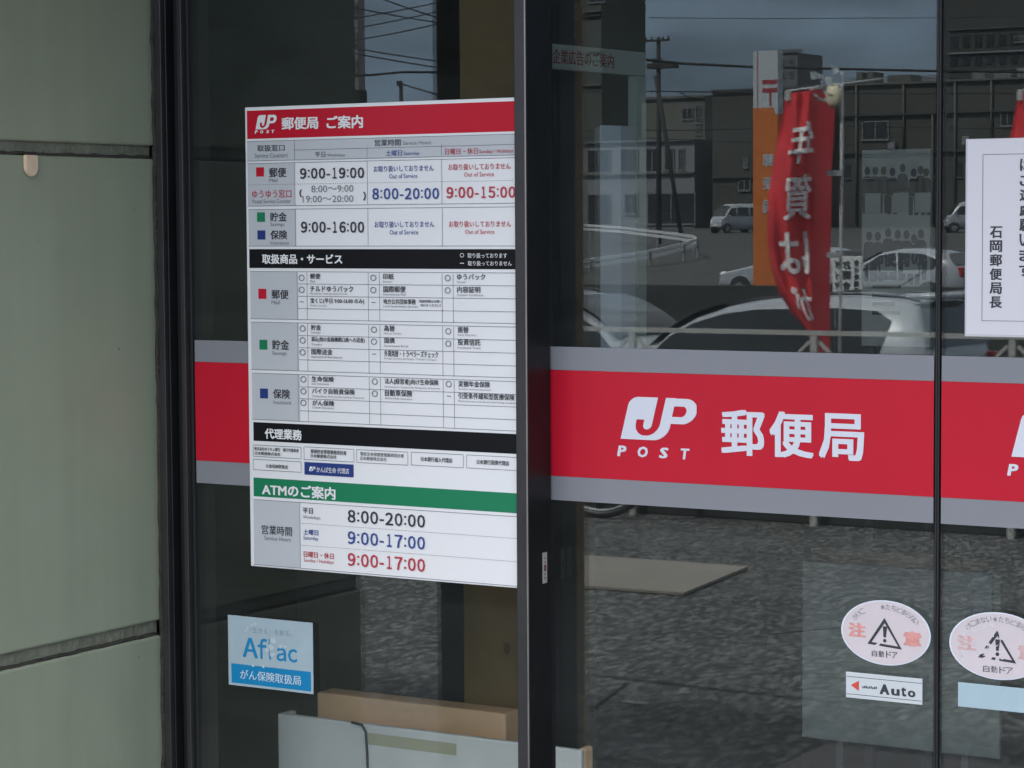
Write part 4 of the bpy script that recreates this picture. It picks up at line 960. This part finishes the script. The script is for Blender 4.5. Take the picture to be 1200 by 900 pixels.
obj('bike_frame', bm, mat('bike_paint', (.10, .12, .14), .35), bk, True)
bm = B(); box(bm, bx_-.62, bx_-.38, by_-.07, by_+.07, .84, .90, .03); obj('saddle', bm, blk, bk, True)
bm = B(); tube(bm, [(bx_-.93, by_, .85), (bx_-.92, by_, .98), (bx_-.86, by_-.22, 1.0), (bx_-.74, by_-.27, .98)], .012, 8); tube(bm, [(bx_-.92, by_, .98), (bx_-.86, by_+.22, 1.0), (bx_-.74, by_+.27, .98)], .012, 8)
obj('handlebar', bm, chrome, bk, True)

# ---- cars
carwhite = mat('car_white', (.33, .36, .40), .3, coat=.5); cargl = mat('car_glass', (.012, .014, .016), .06, spec=.8)
tyre = mat('tyre', (.02, .02, .02), .8); rimm = mat('wheel_rim', (.35, .36, .38), .3, .8); lampm = mat('lamp_clear', (.75, .78, .80), .1, coat=1); lampr = mat('lamp_red', (.35, .02, .02), .2)
trimb = mat('car_trim', (.02, .02, .022), .5); platem = mat('number_plate', (.7, .68, .5), .5)
def make_car(name, label, cat, group, L, Wd, H, belt, top, wins, wsh, rear, wheels, wr, nose_z, paint=carwhite):
    root = empty(name, (0, 0, 0), label, cat, group)
    hw = Wd/2
    def ztop(x):
        return interp(top, x)
    def wy_(z): return hw*(1 - .17*max(0, (z-belt))/(H-belt))
    xs = sorted(set([p[0] for p in top] + [L*i/30 for i in range(31)]))
    bm = B(); rings = []
    for x in xs:
        zt = ztop(x); e = min(x, L-x); k = 1 - .16*max(0, 1-e/.35)**2
        zlow = .22 if .3 < x < L-.3 else .30
        zm = min(belt, zt-.10)
        pr = [(0, zlow), (hw*.80*k, zlow), (hw*.97*k, zlow+.10), (hw*k, (zlow+zm)/2+.05), (hw*.985*k, zm)]
        zs = max(zt-.05, zm+.02)
        pr += [(wy_(zs)*k*.99, zs), (wy_(zs)*k*.86, zt-.012), (wy_(zs)*k*.4, zt+.012), (0, zt+.018)]
        rings.append(pr)
    vs = []
    for x, pr in zip(xs, rings):
        vs.append([bm.verts.new((x, -a, z)) for a, z in pr] + [bm.verts.new((x, a, z)) for a, z in pr[-2:0:-1]])
    n = len(vs[0])
    for i in range(len(xs)-1):
        for k in range(n): bm.faces.new((vs[i][k], vs[i][(k+1) % n], vs[i+1][(k+1) % n], vs[i+1][k]))
    bm.faces.new(vs[0][::-1]); bm.faces.new(vs[-1])
    obj('body', fix(bm), paint, root, True, world=False)
    for wpoly in wins:                          # side windows, both sides
        for s_ in (-1, 1):
            bm = B(); poly = [(x, z) for x, z in wpoly]
            fr = bm.faces.new([bm.verts.new((x, s_*(wy_(z)+.006), z)) for x, z in poly])
            ex = bmesh.ops.extrude_face_region(bm, geom=[fr]); bmesh.ops.translate(bm, verts=[v for v in ex['geom'] if isinstance(v, bmesh.types.BMVert)], vec=(0, -s_*.03, 0))
            obj('window', fix(bm), cargl, root, False, world=False)
    for (xa, xb), nm in ((wsh, 'windscreen'), (rear, 'rear_window')):
        bm = B(); n_ = 8; rows_ = []
        sg = -1 if nm == 'windscreen' else 1
        for i in range(n_+1):
            x = xa+(xb-xa)*i/n_; z = ztop(x); yw = wy_(z)*.93
            rows_.append([bm.verts.new((x + sg*.012, yw*q, z+.026+.006*(1-q*q))) for q in (-1, -.6, -.2, .2, .6, 1)])
        for i in range(n_):
            for k in range(5): bm.faces.new((rows_[i][k], rows_[i][k+1], rows_[i+1][k+1], rows_[i+1][k]))
        obj(nm, fix(bm), cargl, root, True, world=False)
    for wxp in wheels:
        for s_ in (-1, 1):
            bm = B(); bmesh.ops.create_cone(bm, cap_ends=True, segments=28, radius1=wr+.06, radius2=wr+.06, depth=.06, matrix=Matrix.Translation((wxp, s_*(hw-.022), wr+.02)) @ Matrix.Rotation(R(90), 4, 'X'))
            obj('wheel_arch', bm, trimb, root, False, world=False)
            bm = B(); bmesh.ops.create_cone(bm, cap_ends=True, segments=28, radius1=wr, radius2=wr, depth=.18, matrix=Matrix.Translation((wxp, s_*(hw-.075), wr)) @ Matrix.Rotation(R(90), 4, 'X'))
            wo = obj('wheel', bm, tyre, root, False, world=False)
            bm = B(); bmesh.ops.create_cone(bm, cap_ends=True, segments=20, radius1=wr*.66, radius2=wr*.58, depth=.02, matrix=Matrix.Translation((wxp, s_*(hw+.022), wr)) @ Matrix.Rotation(R(90), 4, 'X'))
            ro = obj('rim', bm, rimm, root, False, world=False); ro.parent = wo
    for s_ in (-1, 1):
        bm = B(); bmesh.ops.create_uvsphere(bm, u_segments=12, v_segments=8, radius=1, matrix=Matrix.Translation((.13, s_*hw*.70, nose_z)) @ Matrix.Diagonal((.16, .17, .085, 1))); obj('headlight', bm, lampm, root, True, world=False)
        bm = B(); box(bm, L-.12, L+.01, s_*hw*.80-.07, s_*hw*.80+.07, belt-.12, belt+.12, .02); obj('tail_light', bm, lampr, root, False, world=False)
        bm = B(); bmesh.ops.create_uvsphere(bm, u_segments=10, v_segments=8, radius=1, matrix=Matrix.Translation((wsh[0]+.35, s_*(hw+.07), belt+.07)) @ Matrix.Diagonal((.05, .10, .07, 1))); obj('mirror', bm, paint, root, True, world=False)
    bm = B(); box(bm, -.012, .06, -hw*.62, hw*.62, .30, .42, .01); obj('grille', bm, trimb, root, False, world=False)
    bm = B(); box(bm, -.02, -.008, -.165, .165, .44, .60, .003) ; obj('number_plate', bm, platem, root, False, world=False)
    bm = B(); box(bm, L+.004, L+.016, -.165, .165, .62, .78, .003); obj('number_plate', bm, platem, root, False, world=False)
    return root
hatch_top = [(0, .55), (.04, .66), (.25, .80), (1.0, .95), (1.15, .99), (1.55, 1.22), (1.95, 1.42), (2.4, 1.495), (2.9, 1.50), (3.4, 1.46), (3.8, 1.36), (4.05, 1.05), (4.17, .95), (4.2, .55)]
mpv_top = [(0, .60), (.04, .72), (.22, .90), (.85, 1.03), (1.0, 1.08), (1.3, 1.29), (1.6, 1.42), (1.95, 1.51), (2.5, 1.58), (3.2, 1.60), (3.8, 1.585), (4.12, 1.53), (4.26, 1.15), (4.36, 1.0), (4.4, .55)]
van_top = [(0, .50), (.03, .85), (.12, .98), (.22, 1.04), (.50, 1.45), (.78, 1.76), (1.1, 1.87), (2, 1.89), (3.1, 1.87), (3.28, 1.80), (3.36, 1.2), (3.39, .95), (3.4, .5)]
KX = .80; chromet = mat('chrome_trim', (.5, .5, .52), .25, .9)
mpv_top = [(x*KX, z) for x, z in mpv_top]
mpv = make_car('parked_car', 'white minivan parked close behind the railing, roof level with the rail', 'car', 'parked white cars', 4.4*KX, 1.62, 1.6, .98, mpv_top,
    [[(x*KX, z) for x, z in w_] for w_ in [[(1.06, 1.03), (1.32, 1.235), (1.6, 1.355), (1.95, 1.44), (2.34, 1.48), (2.39, 1.02)], [(2.40, 1.02), (2.35, 1.48), (3.22, 1.50), (3.26, 1.02)], [(3.275, 1.03), (3.235, 1.50), (3.70, 1.48), (3.86, 1.40), (3.72, 1.06)]]], (1.06*KX, 1.88*KX), (4.13*KX, 4.26*KX), (.85*KX, 3.5*KX), .29, .78)
for yy_ in (-.52, .52):
    bm = B(); tube(bm, [(x*KX, yy_, interp(mpv_top, x*KX)+.020) for x in (1.75, 2.2, 2.8, 3.4, 3.9, 4.08)], .012, 6); obj('roof_seam', bm, trimb, mpv, True, world=False)
for s_ in (-1, 1):
    for xd in (1.30, 2.40, 3.26):
        bm = B(); bar(bm, (xd*KX, s_*(1.62/2+.003), .35), (xd*KX, s_*(1.62/2+.003), .97), .010, .008); obj('door_gap', bm, trimb, mpv, False, world=False)
    for xd in (2.20, 3.10):
        bm = B(); bar(bm, (xd*KX, s_*(1.62/2+.014), .90), (xd*KX+.16, s_*(1.62/2+.014), .90), .022, .022); obj('door_handle', bm, chromet, mpv, False, world=False)
    bm = B(); bar(bm, (1.15*KX, s_*(1.62/2+.008), .995), (3.85*KX, s_*(1.62/2+.008), .995), .014, .03); obj('belt_trim', bm, trimb, mpv, False, world=False)
bm = B(); box(bm, 4.02*KX, 4.38*KX, -.64, .64, 1.575, 1.625, .02); obj('rear_spoiler', bm, carwhite, mpv, True, world=False)
bm = B(); bmesh.ops.create_cone(bm, cap_ends=True, segments=12, radius1=.07, radius2=.02, depth=.06, matrix=Matrix.Translation((3.55*KX, 0, 1.635))); tube(bm, [(3.55*KX, 0, 1.65), (3.55*KX+.3, 0, 1.82)], .006, 6); obj('antenna', bm, trimb, mpv, False, world=False)
yn = mir(900, 360, 20.5).y; mpv.location = (colx_at(750, yn)-1.0*KX, yn-.8, gz(-20))
hatch = make_car('parked_car', 'small white hatchback half hidden behind the low wall left of the orange pylon', 'car', 'parked white cars', 4.2, 1.68, 1.5, .93, hatch_top,
    [[(1.35, .97), (1.92, 1.33), (2.35, 1.40), (2.42, .97)], [(2.48, .97), (2.42, 1.405), (3.15, 1.37), (3.55, 1.22), (3.45, 1.0)]], (1.2, 1.9), (3.78, 4.02), (.80, 3.35), .30, .72)
p0 = mir(843, 318, 70); hatch.location = (p0.x, p0.y-.8, gz(p0.y)); hatch.rotation_euler = (0, 0, R(6))
def more(src, px, D, lab, rz=0, py=318):
    c = copy_tree(src); p = mir(px, py, D); c.location = (p.x, p.y, gz(p.y)); c.rotation_euler = (0, 0, rz); c['label'] = lab; return c
more(hatch, 968, 64, 'white hatchback in the car park right of the orange pylon', R(4))
more(hatch, 1062, 66, 'white hatchback in the car park at the gap between door leaves', R(-8))
c = more(mpv, 560, 21, 'white minivan facing the other way, left of the nearest one behind the railing', R(180)); yl = mir(700, 370, 23).y; c.location = (colx_at(722, yl)+1.0*KX, yl-.8, gz(-20))
c = more(mpv, 1100, 19.6, 'white minivan behind the railing at the right of the row', R(0)); c.location.x = mpv.location.x + 4.2; c.location.y = mpv.location.y-.3
van = make_car('delivery_van', 'white boxy van parked far off in front of a windowless building', 'van', 'white vans far off', 3.4, 1.48, 1.9, 1.02, van_top,
    [[(.45, 1.10), (.80, 1.58), (1.15, 1.64), (1.20, 1.10)], [(1.28, 1.10), (1.26, 1.65), (2.15, 1.65), (2.18, 1.10)], [(2.26, 1.10), (2.25, 1.65), (3.05, 1.63), (3.10, 1.10)]], (.24, .76), (3.29, 3.36), (.45, 2.75), .28, .72)
p0 = mir(838, 262, 158); van.location = (p0.x, p0.y, gz(p0.y)); van.rotation_euler = (0, 0, R(-60))
c = more(van, 1107, 150, 'white boxy van far off beyond the right door leaf', R(-30))

# low dark wall and car park beyond
dw = mat('wall_dark', (.025, .028, .027), .85, var=.12, vscale=2)
bm = B(); zt_w = EYE - (335-263.5)/F*43
box(bm, -60, 10, wall_y-.2, wall_y, -.7, zt_w, .01)
tag(obj('low_wall', bm, dw), 'long low dark concrete wall between the parked minivans and the car park', 'wall')
# painted bay lines
bm = B()
for k in range(9):
    x = mir(690+k*55, 325, 78).x
    y = mir(800, 325, 78).y; dz = .012
    quad(bm, [(x, y, gz(y)+dz), (x+1.6, y, gz(y)+dz), (x+1.6, y-.5, gz(y-.5)+dz), (x, y-.5, gz(y-.5)+dz)])
    y2 = y-9; quad(bm, [(x+2, y2, gz(y2)+dz), (x+3.4, y2, gz(y2)+dz), (x+3.4, y2-.5, gz(y2-.5)+dz), (x+2, y2-.5, gz(y2-.5)+dz)])
tag(obj('bay_markings', bm, mat('road_paint', (.7, .7, .68), .7, var=.2, vscale=3)), kind='structure')

# post office pylon sign
Dp = 44.0
py0, py1 = mir(882, 335, Dp), mir(938, 335, Dp)
pyl = empty('pylon_sign', ((py0.x+py1.x)/2, (py0.y+py1.y)/2-.2, gz(-40)), 'tall pylon sign with orange lower half and white head bearing a post mark', 'sign')
ypy = mir(910, 200, Dp).y; xa_, xb_ = colx_at(882, ypy), colx_at(911, ypy)
orange = mat('pylon_orange', (.60, .16, .025), .5, var=.06, trans=.1); pwhite = mat('pylon_white', (.48, .52, .56), .5, trans=.1)
zsplit = mir(905, 134, Dp).z; ztp = mir(905, 60, Dp).z
bm = B(); box(bm, xa_, xb_, ypy-.22, ypy, gz(-40), zsplit, .01); obj('lower_panel', bm, orange, pyl)
bm = B(); box(bm, xa_, xb_, ypy-.219, ypy-.001, zsplit+.002, ztp, .01); obj('head_panel', bm, pwhite, pyl)
bm = B(); wpx = (xb_-xa_)
for a, b_, h0, h1 in ((.38, .97, .42, .485), (.38, .97, .29, .355), (.66, .74, .08, .29)): rectY(bm, xa_+wpx*a, xa_+wpx*b_, zsplit+(ztp-zsplit)*(h0+.06), zsplit+(ztp-zsplit)*(h1+.06), ypy+.004)
rectY(bm, xa_+wpx*.17, xa_+wpx*.20, zsplit, ztp, ypy+.004)
obj('post_mark', bm, mat('mark_red', (.30, .02, .03), .5), pyl)
bm = B(); box(bm, xa_, xa_+wpx*.85, ypy+.002, ypy+.004, zsplit-.02, zsplit+.12); obj('orange_top', bm, orange, pyl)
bm = B()
for i, ch in enumerate('郵便局'):
    zc = mir(900, 188+27*i, Dp).z
    def fn(u, v, zc=zc): return (xa_+wpx*(.85-.45*u), ypy+.006, zc-.12+.24*v)
    put(bm, ch, 0, 0, 0, 0, 0, .03, 0, fn)
obj('lettering', bm, pwhite, pyl)

# small white placard with vertical writing beside the row of cars
Dc = 23.0
q = mir(975, 300, Dc); q2 = mir(1018, 302, Dc)
pc_ = empty('placard', ((q.x+q2.x)/2, q.y, gz(-20)), 'white placard with vertical black writing standing behind the nearest minivan', 'sign')
bm = B(); box(bm, q.x, q2.x, q.y-.03, q.y, mir(975, 362, Dc).z, q.z, .004); obj('plate', bm, mat('placard_white', (.62, .64, .64), .6), pc_)
bm = B()
for col_, (s_, u0, u1) in enumerate((('お問合せ', .36, .62), ('受付時間平日', .74, .9), ('ダイヤル', .08, .24))):
    for i, ch in enumerate(s_):
        hh = (.98/len(s_)) * (q.z - mir(975, 350, Dc).z)
        def fn(u, v, i=i, hh=hh, u0=u0, u1=u1): return (q.x+(q2.x-q.x)*(u1-(u1-u0)*u), q.y+.003, q.z-.03-hh*(i+.9)+hh*.8*v)
        put(bm, ch, 0, 0, 0, 0, 0, .03, 0, fn)
obj('lettering', bm, ink, pc_)
for xx in (q.x+.05, q2.x-.05):
    bm = B(); bar(bm, (xx, q.y-.05, gz(-20)), (xx, q.y-.05, q.z), .03, .03); obj('leg', bm, fm, pc_)

# guard rail at the bend of the far road
gm = mat('guard_rail', (.72, .74, .76), .4, .2, var=.1); gpm = mat('guard_post', (.22, .23, .24), .5)
gr = empty('guard_rail', mir(815, 300, 108), 'white guard rail turning sharply at the far side of the car park', 'guard rail')
gpts = [mir(560, 322, 88), mir(690, 308, 96), mir(760, 298, 101), mir(800, 289, 106), mir(816, 283.5, 110), mir(812, 280, 114), mir(795, 277, 120), mir(725, 268.5, 138), mir(660, 264, 150)]
bm = B()
for dz in (.11, -.11):
    for a, b_ in zip(gpts, gpts[1:]): bar(bm, a+Vector((0, 0, dz)), b_+Vector((0, 0, dz)), .06, .14)
obj('beam', bm, gm, gr)
for a, b_ in zip(gpts, gpts[1:]):
    n_ = max(1, int((b_-a).length/5))
    for i in range(n_):
        p = a+(b_-a)*i/n_; bm = B(); tube(bm, [(p.x, p.y-.12, gz(p.y)-.2), (p.x, p.y-.12, p.z+.12)], .07, 8); obj('post', bm, gpm, gr)

# ---- buildings across the road
framem = mat('window_frame_grey', (.14, .145, .15), .5)
def bmat(name, c): return mat(name, c, .8, var=.08, vscale=.35)
winm = mat('window_dark', (.02, .022, .025), .15, spec=.6)
def building(label, px0, px1, ytop, D, depth, m, wins=(), bands=(), base=None, cat='building', pane=DOORY, group=None):
    a = mir(px0, ytop, D, pane); b_ = mir(px1, ytop, D, pane)
    y = (a.y+b_.y)/2; zt = mir((px0+px1)/2, ytop, D, pane).z
    x0, x1 = a.x*(y/a.y) if False else a.x, b_.x
    # keep both edges on their picture columns although the front runs parallel to the glass
    def colx(px):
        d = raydir((px-600)/F, 1, 0); t_ = ((2*pane-y)+CAMD)/d.y; return d.x*t_
    x0, x1 = colx(px0), colx(px1)
    zb_ = gz(y)-.3 if base is None else base
    root = empty('building', ((x0+x1)/2, y-depth/2, zb_), label, cat, group)
    bm = B(); box(bm, x0, x1, y-depth, y, zb_, zt); obj('wall', bm, m, root)
    def zz(py): 
        d = raydir((px0+px1)/2/F-600/F, 1, -(py-450)/F); t_ = ((2*pane-y)+CAMD)/d.y; return EYE+d.z*t_
    for (p, q_, r_, s_) in wins:
        bm = B(); box(bm, colx(p), colx(q_), y+.02, y+.06, zz(s_), zz(r_)); f_ = obj('window', bm, winm, root)
        xa_w, xb_w, za_w, zb_w = colx(p), colx(q_), zz(s_), zz(r_); fw = .09
        bm = B(); box(bm, xa_w-fw, xb_w+fw, y+.065, y+.12, za_w-fw*1.6, za_w); box(bm, xa_w-fw, xb_w+fw, y+.065, y+.10, zb_w, zb_w+fw)
        for xx_ in (xa_w, (xa_w+xb_w)/2, xb_w): box(bm, xx_-fw/2, xx_+fw/2, y+.062, y+.10, za_w+.002, zb_w-.002)
        fr_ = obj('window_frame', bm, framem, root, world=True); fr_.parent = f_
    for (p, q_, r_, s_, mm) in bands:
        bm = B(); box(bm, colx(p), colx(q_), y+.01, y+.25, zz(s_), zz(r_)); obj('fascia', bm, mm, root)
    return root, colx, zz, y
wl = bmat('wall_pale', (.17, .18, .20)); wg = bmat('wall_grey', (.085, .088, .08)); wd = bmat('wall_charcoal', (.045, .048, .043)); wo = bmat('wall_olive', (.10, .105, .09)); wbl = bmat('wall_blue', (.10, .115, .135)); wdk = bmat('wall_darkest', (.035, .038, .036))
building('two storey pale shop with dark windows behind the utility pole', 640, 814, 165, 186, 3, wl,
    [(728, 748, 176, 201), (758, 772, 176, 201), (780, 790, 177, 200), (796, 802, 177, 200), (690, 716, 176, 201), (733, 748, 228, 250), (760, 815, 228, 262), (690, 716, 228, 262)], [(640, 814, 165, 167.5, wbl), (640, 814, 203, 205, wo)])
building('olive grey block with flat roof behind the pale shop', 752, 826, 113, 225, 4, wo, [(816, 822, 125, 145), (816, 822, 150, 158), (800, 812, 128, 140)], [(752, 826, 113, 116, wg)])
building('dark windowless grey block beside the far van', 835, 958, 103.5, 178, 14, wd, [(872, 876, 186, 195), (866, 879, 212, 222)], [(835, 958, 103.5, 106, wdk), (835, 958, 207, 208.5, wdk)])
building('pale tower with a projecting roof edge far behind the pylon', 912, 934, 62, 320, 8, bmat('wall_tower', (.11, .115, .125)), [(914, 919, 70, 76), (924, 929, 70, 76), (914, 919, 84, 90), (924, 929, 84, 90)], [(904, 940, 58, 62, wbl)])
rt, colx, zz, yb2 = building('long dark block with roof plant behind the banner', 940, 1330, 93, 172, 18, wd, [(1171, 1186, 132, 148), (1010, 1040, 140, 160)], [(940, 1330, 93, 95.5, wg), (940, 1330, 131, 132.5, wdk), (940, 1330, 176, 177.5, wdk)])
for px, a_, b_ in ((958, 96, 262), (1003, 96, 262), (1058, 96, 175), (1092, 132, 262), (1118, 96, 262), (1160, 96, 175)):
    bm = B(); x_ = colx(px); tube(bm, [(x_, yb2+.14, zz(b_)), (x_, yb2+.14, zz(a_))], .09, 8); obj('downpipe', bm, wg, rt, True)
for k in range(9):
    bm = B(); box(bm, colx(987+26*k), colx(996+26*k), yb2+.015, yb2+.05, zz(207), zz(190)); obj('window', bm, winm, rt)
    bm = B(); box(bm, colx(986.4+26*k), colx(996.6+26*k), yb2+.02, yb2+.14, zz(208), zz(207.1)); obj('window_sill', bm, wl, rt)
bm = B()
for k in range(24): tube(bm, [(colx(985+9*k), yb2-.4, zz(93)), (colx(985+9*k), yb2-.4, zz(86.5))], .03, 5)
for z_ in (86.5, 89.5): tube(bm, [(colx(985), yb2-.4, zz(z_)), (colx(1195), yb2-.4, zz(z_))], .03, 5)
obj('roof_railing', bm, wg, rt)
for px0, px1, y0_, y1_ in ((1042, 1050, 165, 173), (965, 972, 150, 158), (1128, 1137, 160, 170)):
    bm = B(); box(bm, colx(px0), colx(px1), yb2+.02, yb2+.5, zz(y1_), zz(y0_), .03); obj('outdoor_unit', bm, wl, rt)
for px0, px1, yt in ((1020, 1048, 84), (983, 990, 79), (996, 1003, 79), (1060, 1080, 88), (1120, 1134, 83), (1145, 1165, 85), (1172, 1188, 82)):
    bm = B(); box(bm, colx(px0), colx(px1), yb2-5, yb2-3, zz(93), zz(yt-3)); obj('roof_unit', bm, wg if px0 < 1060 else wl, rt)
rt, colx, zz, yb3 = building('tall dark stepped block filling the view of the right door leaf', 1103, 1420, -60, 240, 16, wdk, [(1186, 1192, 40, 46), (1194, 1198, 40, 46)], [(1110, 1420, 56, 58, wl), (1110, 1420, 28, 29, wg), (1110, 1420, 78, 79, wg)])
for r_ in range(3):
    for k in range(7):
        bm = B(); box(bm, colx(1112+14*k), colx(1120+14*k), yb3+.02, yb3+.06, zz(50+22*r_ - 0), zz(36+22*r_)); obj('window', bm, winm, rt)
building('tall greenish apartment block with balconies at the left of the street', 600, 706, -60, 235, 9, bmat('wall_green', (.055, .068, .062)), [(692, 710, -1, 5)], [(600, 706, 14, 17, wg), (600, 706, 20, 22, wdk), (600, 706, 60, 63, wg), (600, 706, 100, 103, wg)])
building('pale apartment block with small dark windows beyond the end of the green wall', 330, 424, -80, 130, .6, bmat('wall_strip', (.22, .23, .24)), [(420.5, 423, 9, 19), (420.5, 423, 42, 52), (420.5, 423, 74, 84)], pane=0.0)
building('small dark shed roofed house below the pale apartment block', 380, 414, 105, 100, 1.2, wdk, (), [(380, 414, 104, 106, wg)], pane=0.0)

# ---- utility poles and wires
pm_ = mat('pole_concrete', (.018, .019, .02), .8, var=.1)
def upole(label, px, ytop, D, pane=DOORY, arms=((49, 14),), box_=None, strut=None):
    b_ = mir(px, 300, D, pane); zt = mir(px, ytop, D, pane).z; z0 = gz(b_.y)
    r_ = empty('utility_pole', (b_.x, b_.y, z0), label, 'utility pole', 'utility poles along the far road')
    bm = B(); tube(bm, [(b_.x, b_.y, z0-.3), (b_.x, b_.y, zt)], .17, 10, .11); obj('shaft', bm, pm_, r_, True)
    for ay, hwid in arms:
        za = mir(px, ay, D, pane).z; wv = hwid/F*D; bm = B(); bar(bm, (b_.x-wv*1.15, b_.y+.15, za), (b_.x+wv*1.15, b_.y+.15, za), .1, .12)
        for s_ in (-1, -.5, .5, 1): tube(bm, [(b_.x+s_*wv*1.05, b_.y+.15, za), (b_.x+s_*wv*1.05, b_.y+.15, za+.2)], .05, 6)
        obj('crossarm', bm, pm_, r_)
    if box_:
        p, q_, t0, t1 = box_; bm = B(); box(bm, mir(p, t0, D).x, mir(q_, t0, D).x, b_.y-.3, b_.y+.3, mir(p, t1, D).z, mir(p, t0, D).z, .03); obj('cable_box', bm, pm_, r_)
    if strut:
        p, t0, q_, t1 = strut; a = mir(p, t0, D); c_ = mir(q_, t1, D); bm = B(); tube(bm, [(a.x, b_.y+.1, a.z), (c_.x, b_.y+.1, gz(b_.y)-.2)], .13, 8); obj('strut', bm, pm_, r_, True)
    return r_
upole('utility pole with a crossarm and leaning strut in front of the pale shop', 772, 45, 135, arms=((49, 14), (74, 5)), box_=(765, 807, 75.5, 81.5), strut=(776, 90, 812, 262))
upole('short utility pole seen in the strip beyond the end of the green wall', 471.5, 96, 140, 0.0, arms=((100, 3),))
wm = mat('cable', (.015, .015, .016), .6)
def wire(label, pts, D0, D1, r, sag=0.0, pane=DOORY):
    N = 24; P_ = []
    for i in range(N+1):
        f_ = i/N; k = f_*(len(pts)-1); j = min(int(k), len(pts)-2); u = k-j
        px = pts[j][0]+(pts[j+1][0]-pts[j][0])*u; py = pts[j][1]+(pts[j+1][1]-pts[j][1])*u + sag*4*f_*(1-f_)
        P_.append(mir(px, py, D0+(D1-D0)*f_, pane))
    bm = B(); tube(bm, P_, r, 6)
    o = empty('overhead_wire', P_[0]); bm.transform(Matrix.Translation(-P_[0]))
    bpy.data.objects.remove(o)
    me = bpy.data.meshes.new('overhead_wire'); bm.to_mesh(me); bm.free(); me.materials.append(wm)
    o = bpy.data.objects.new('overhead_wire', me); COL.objects.link(o); o.location = P_[0]
    tag(o, label, 'wire', 'overhead wires')
wire('thick wire running right from the utility pole above the dark block', [(560, 74), (722, 71.5), (755, 70), (800, 74.5), (882, 78.5), (1000, 81), (1240, 86)], 120, 135, .075)
wire('thin straight wire crossing the utility pole level with the dark block roof', [(560, 116), (690, 108), (772, 107), (900, 109), (1240, 110)], 130, 136, .035)
wire('looping wire hanging between utility pole and dark block', [(795, 107), (806, 114), (822, 115.5), (836, 111), (860, 108), (900, 108.5)], 134, 135, .04)
wire('low wire crossing in front of the pale shop windows', [(600, 158), (720, 152), (800, 153), (1000, 148), (1240, 152)], 131, 150, .03)
wire('lowest wire crossing the pale shop above its fascia', [(600, 162), (720, 160), (840, 166), (1000, 170)], 131, 150, .03)
wire('faint wire high in the sky above the banner', [(760, 21), (900, 22), (1240, 20)], 120, 140, .02)
for i, (a, b_, lab) in enumerate((((440, -4), (560, 34), 'falling wire at the top of the strip beyond the green wall'), ((400, 24), (560, -8), 'rising wire crossing the topmost falling wire'), ((400, 36), (560, 2), 'second rising wire in the strip beyond the green wall'),
                                  ((400, 50), (560, 17), 'third rising wire, lowest of the rising ones'), ((400, 6), (560, 33), 'second falling wire crossing the rising ones'),
                                  ((400, 54), (560, 78), 'middle falling wire below the crossing ones'), ((400, 60), (560, 86), 'falling wire close above the thick cable'))):
    wire(lab, [a, b_], 90, 110, .028, 2 if i < 5 else 1, 0.0)
wire('thick cable sagging level over the short utility pole', [(380, 91), (440, 87.5), (470, 84.5), (520, 84.5), (580, 86)], 125, 140, .07, 0, 0.0)
wire('wire leaving the short utility pole to the right', [(472, 99), (486, 103), (510, 110), (580, 124)], 140, 130, .05, 0, 0.0)
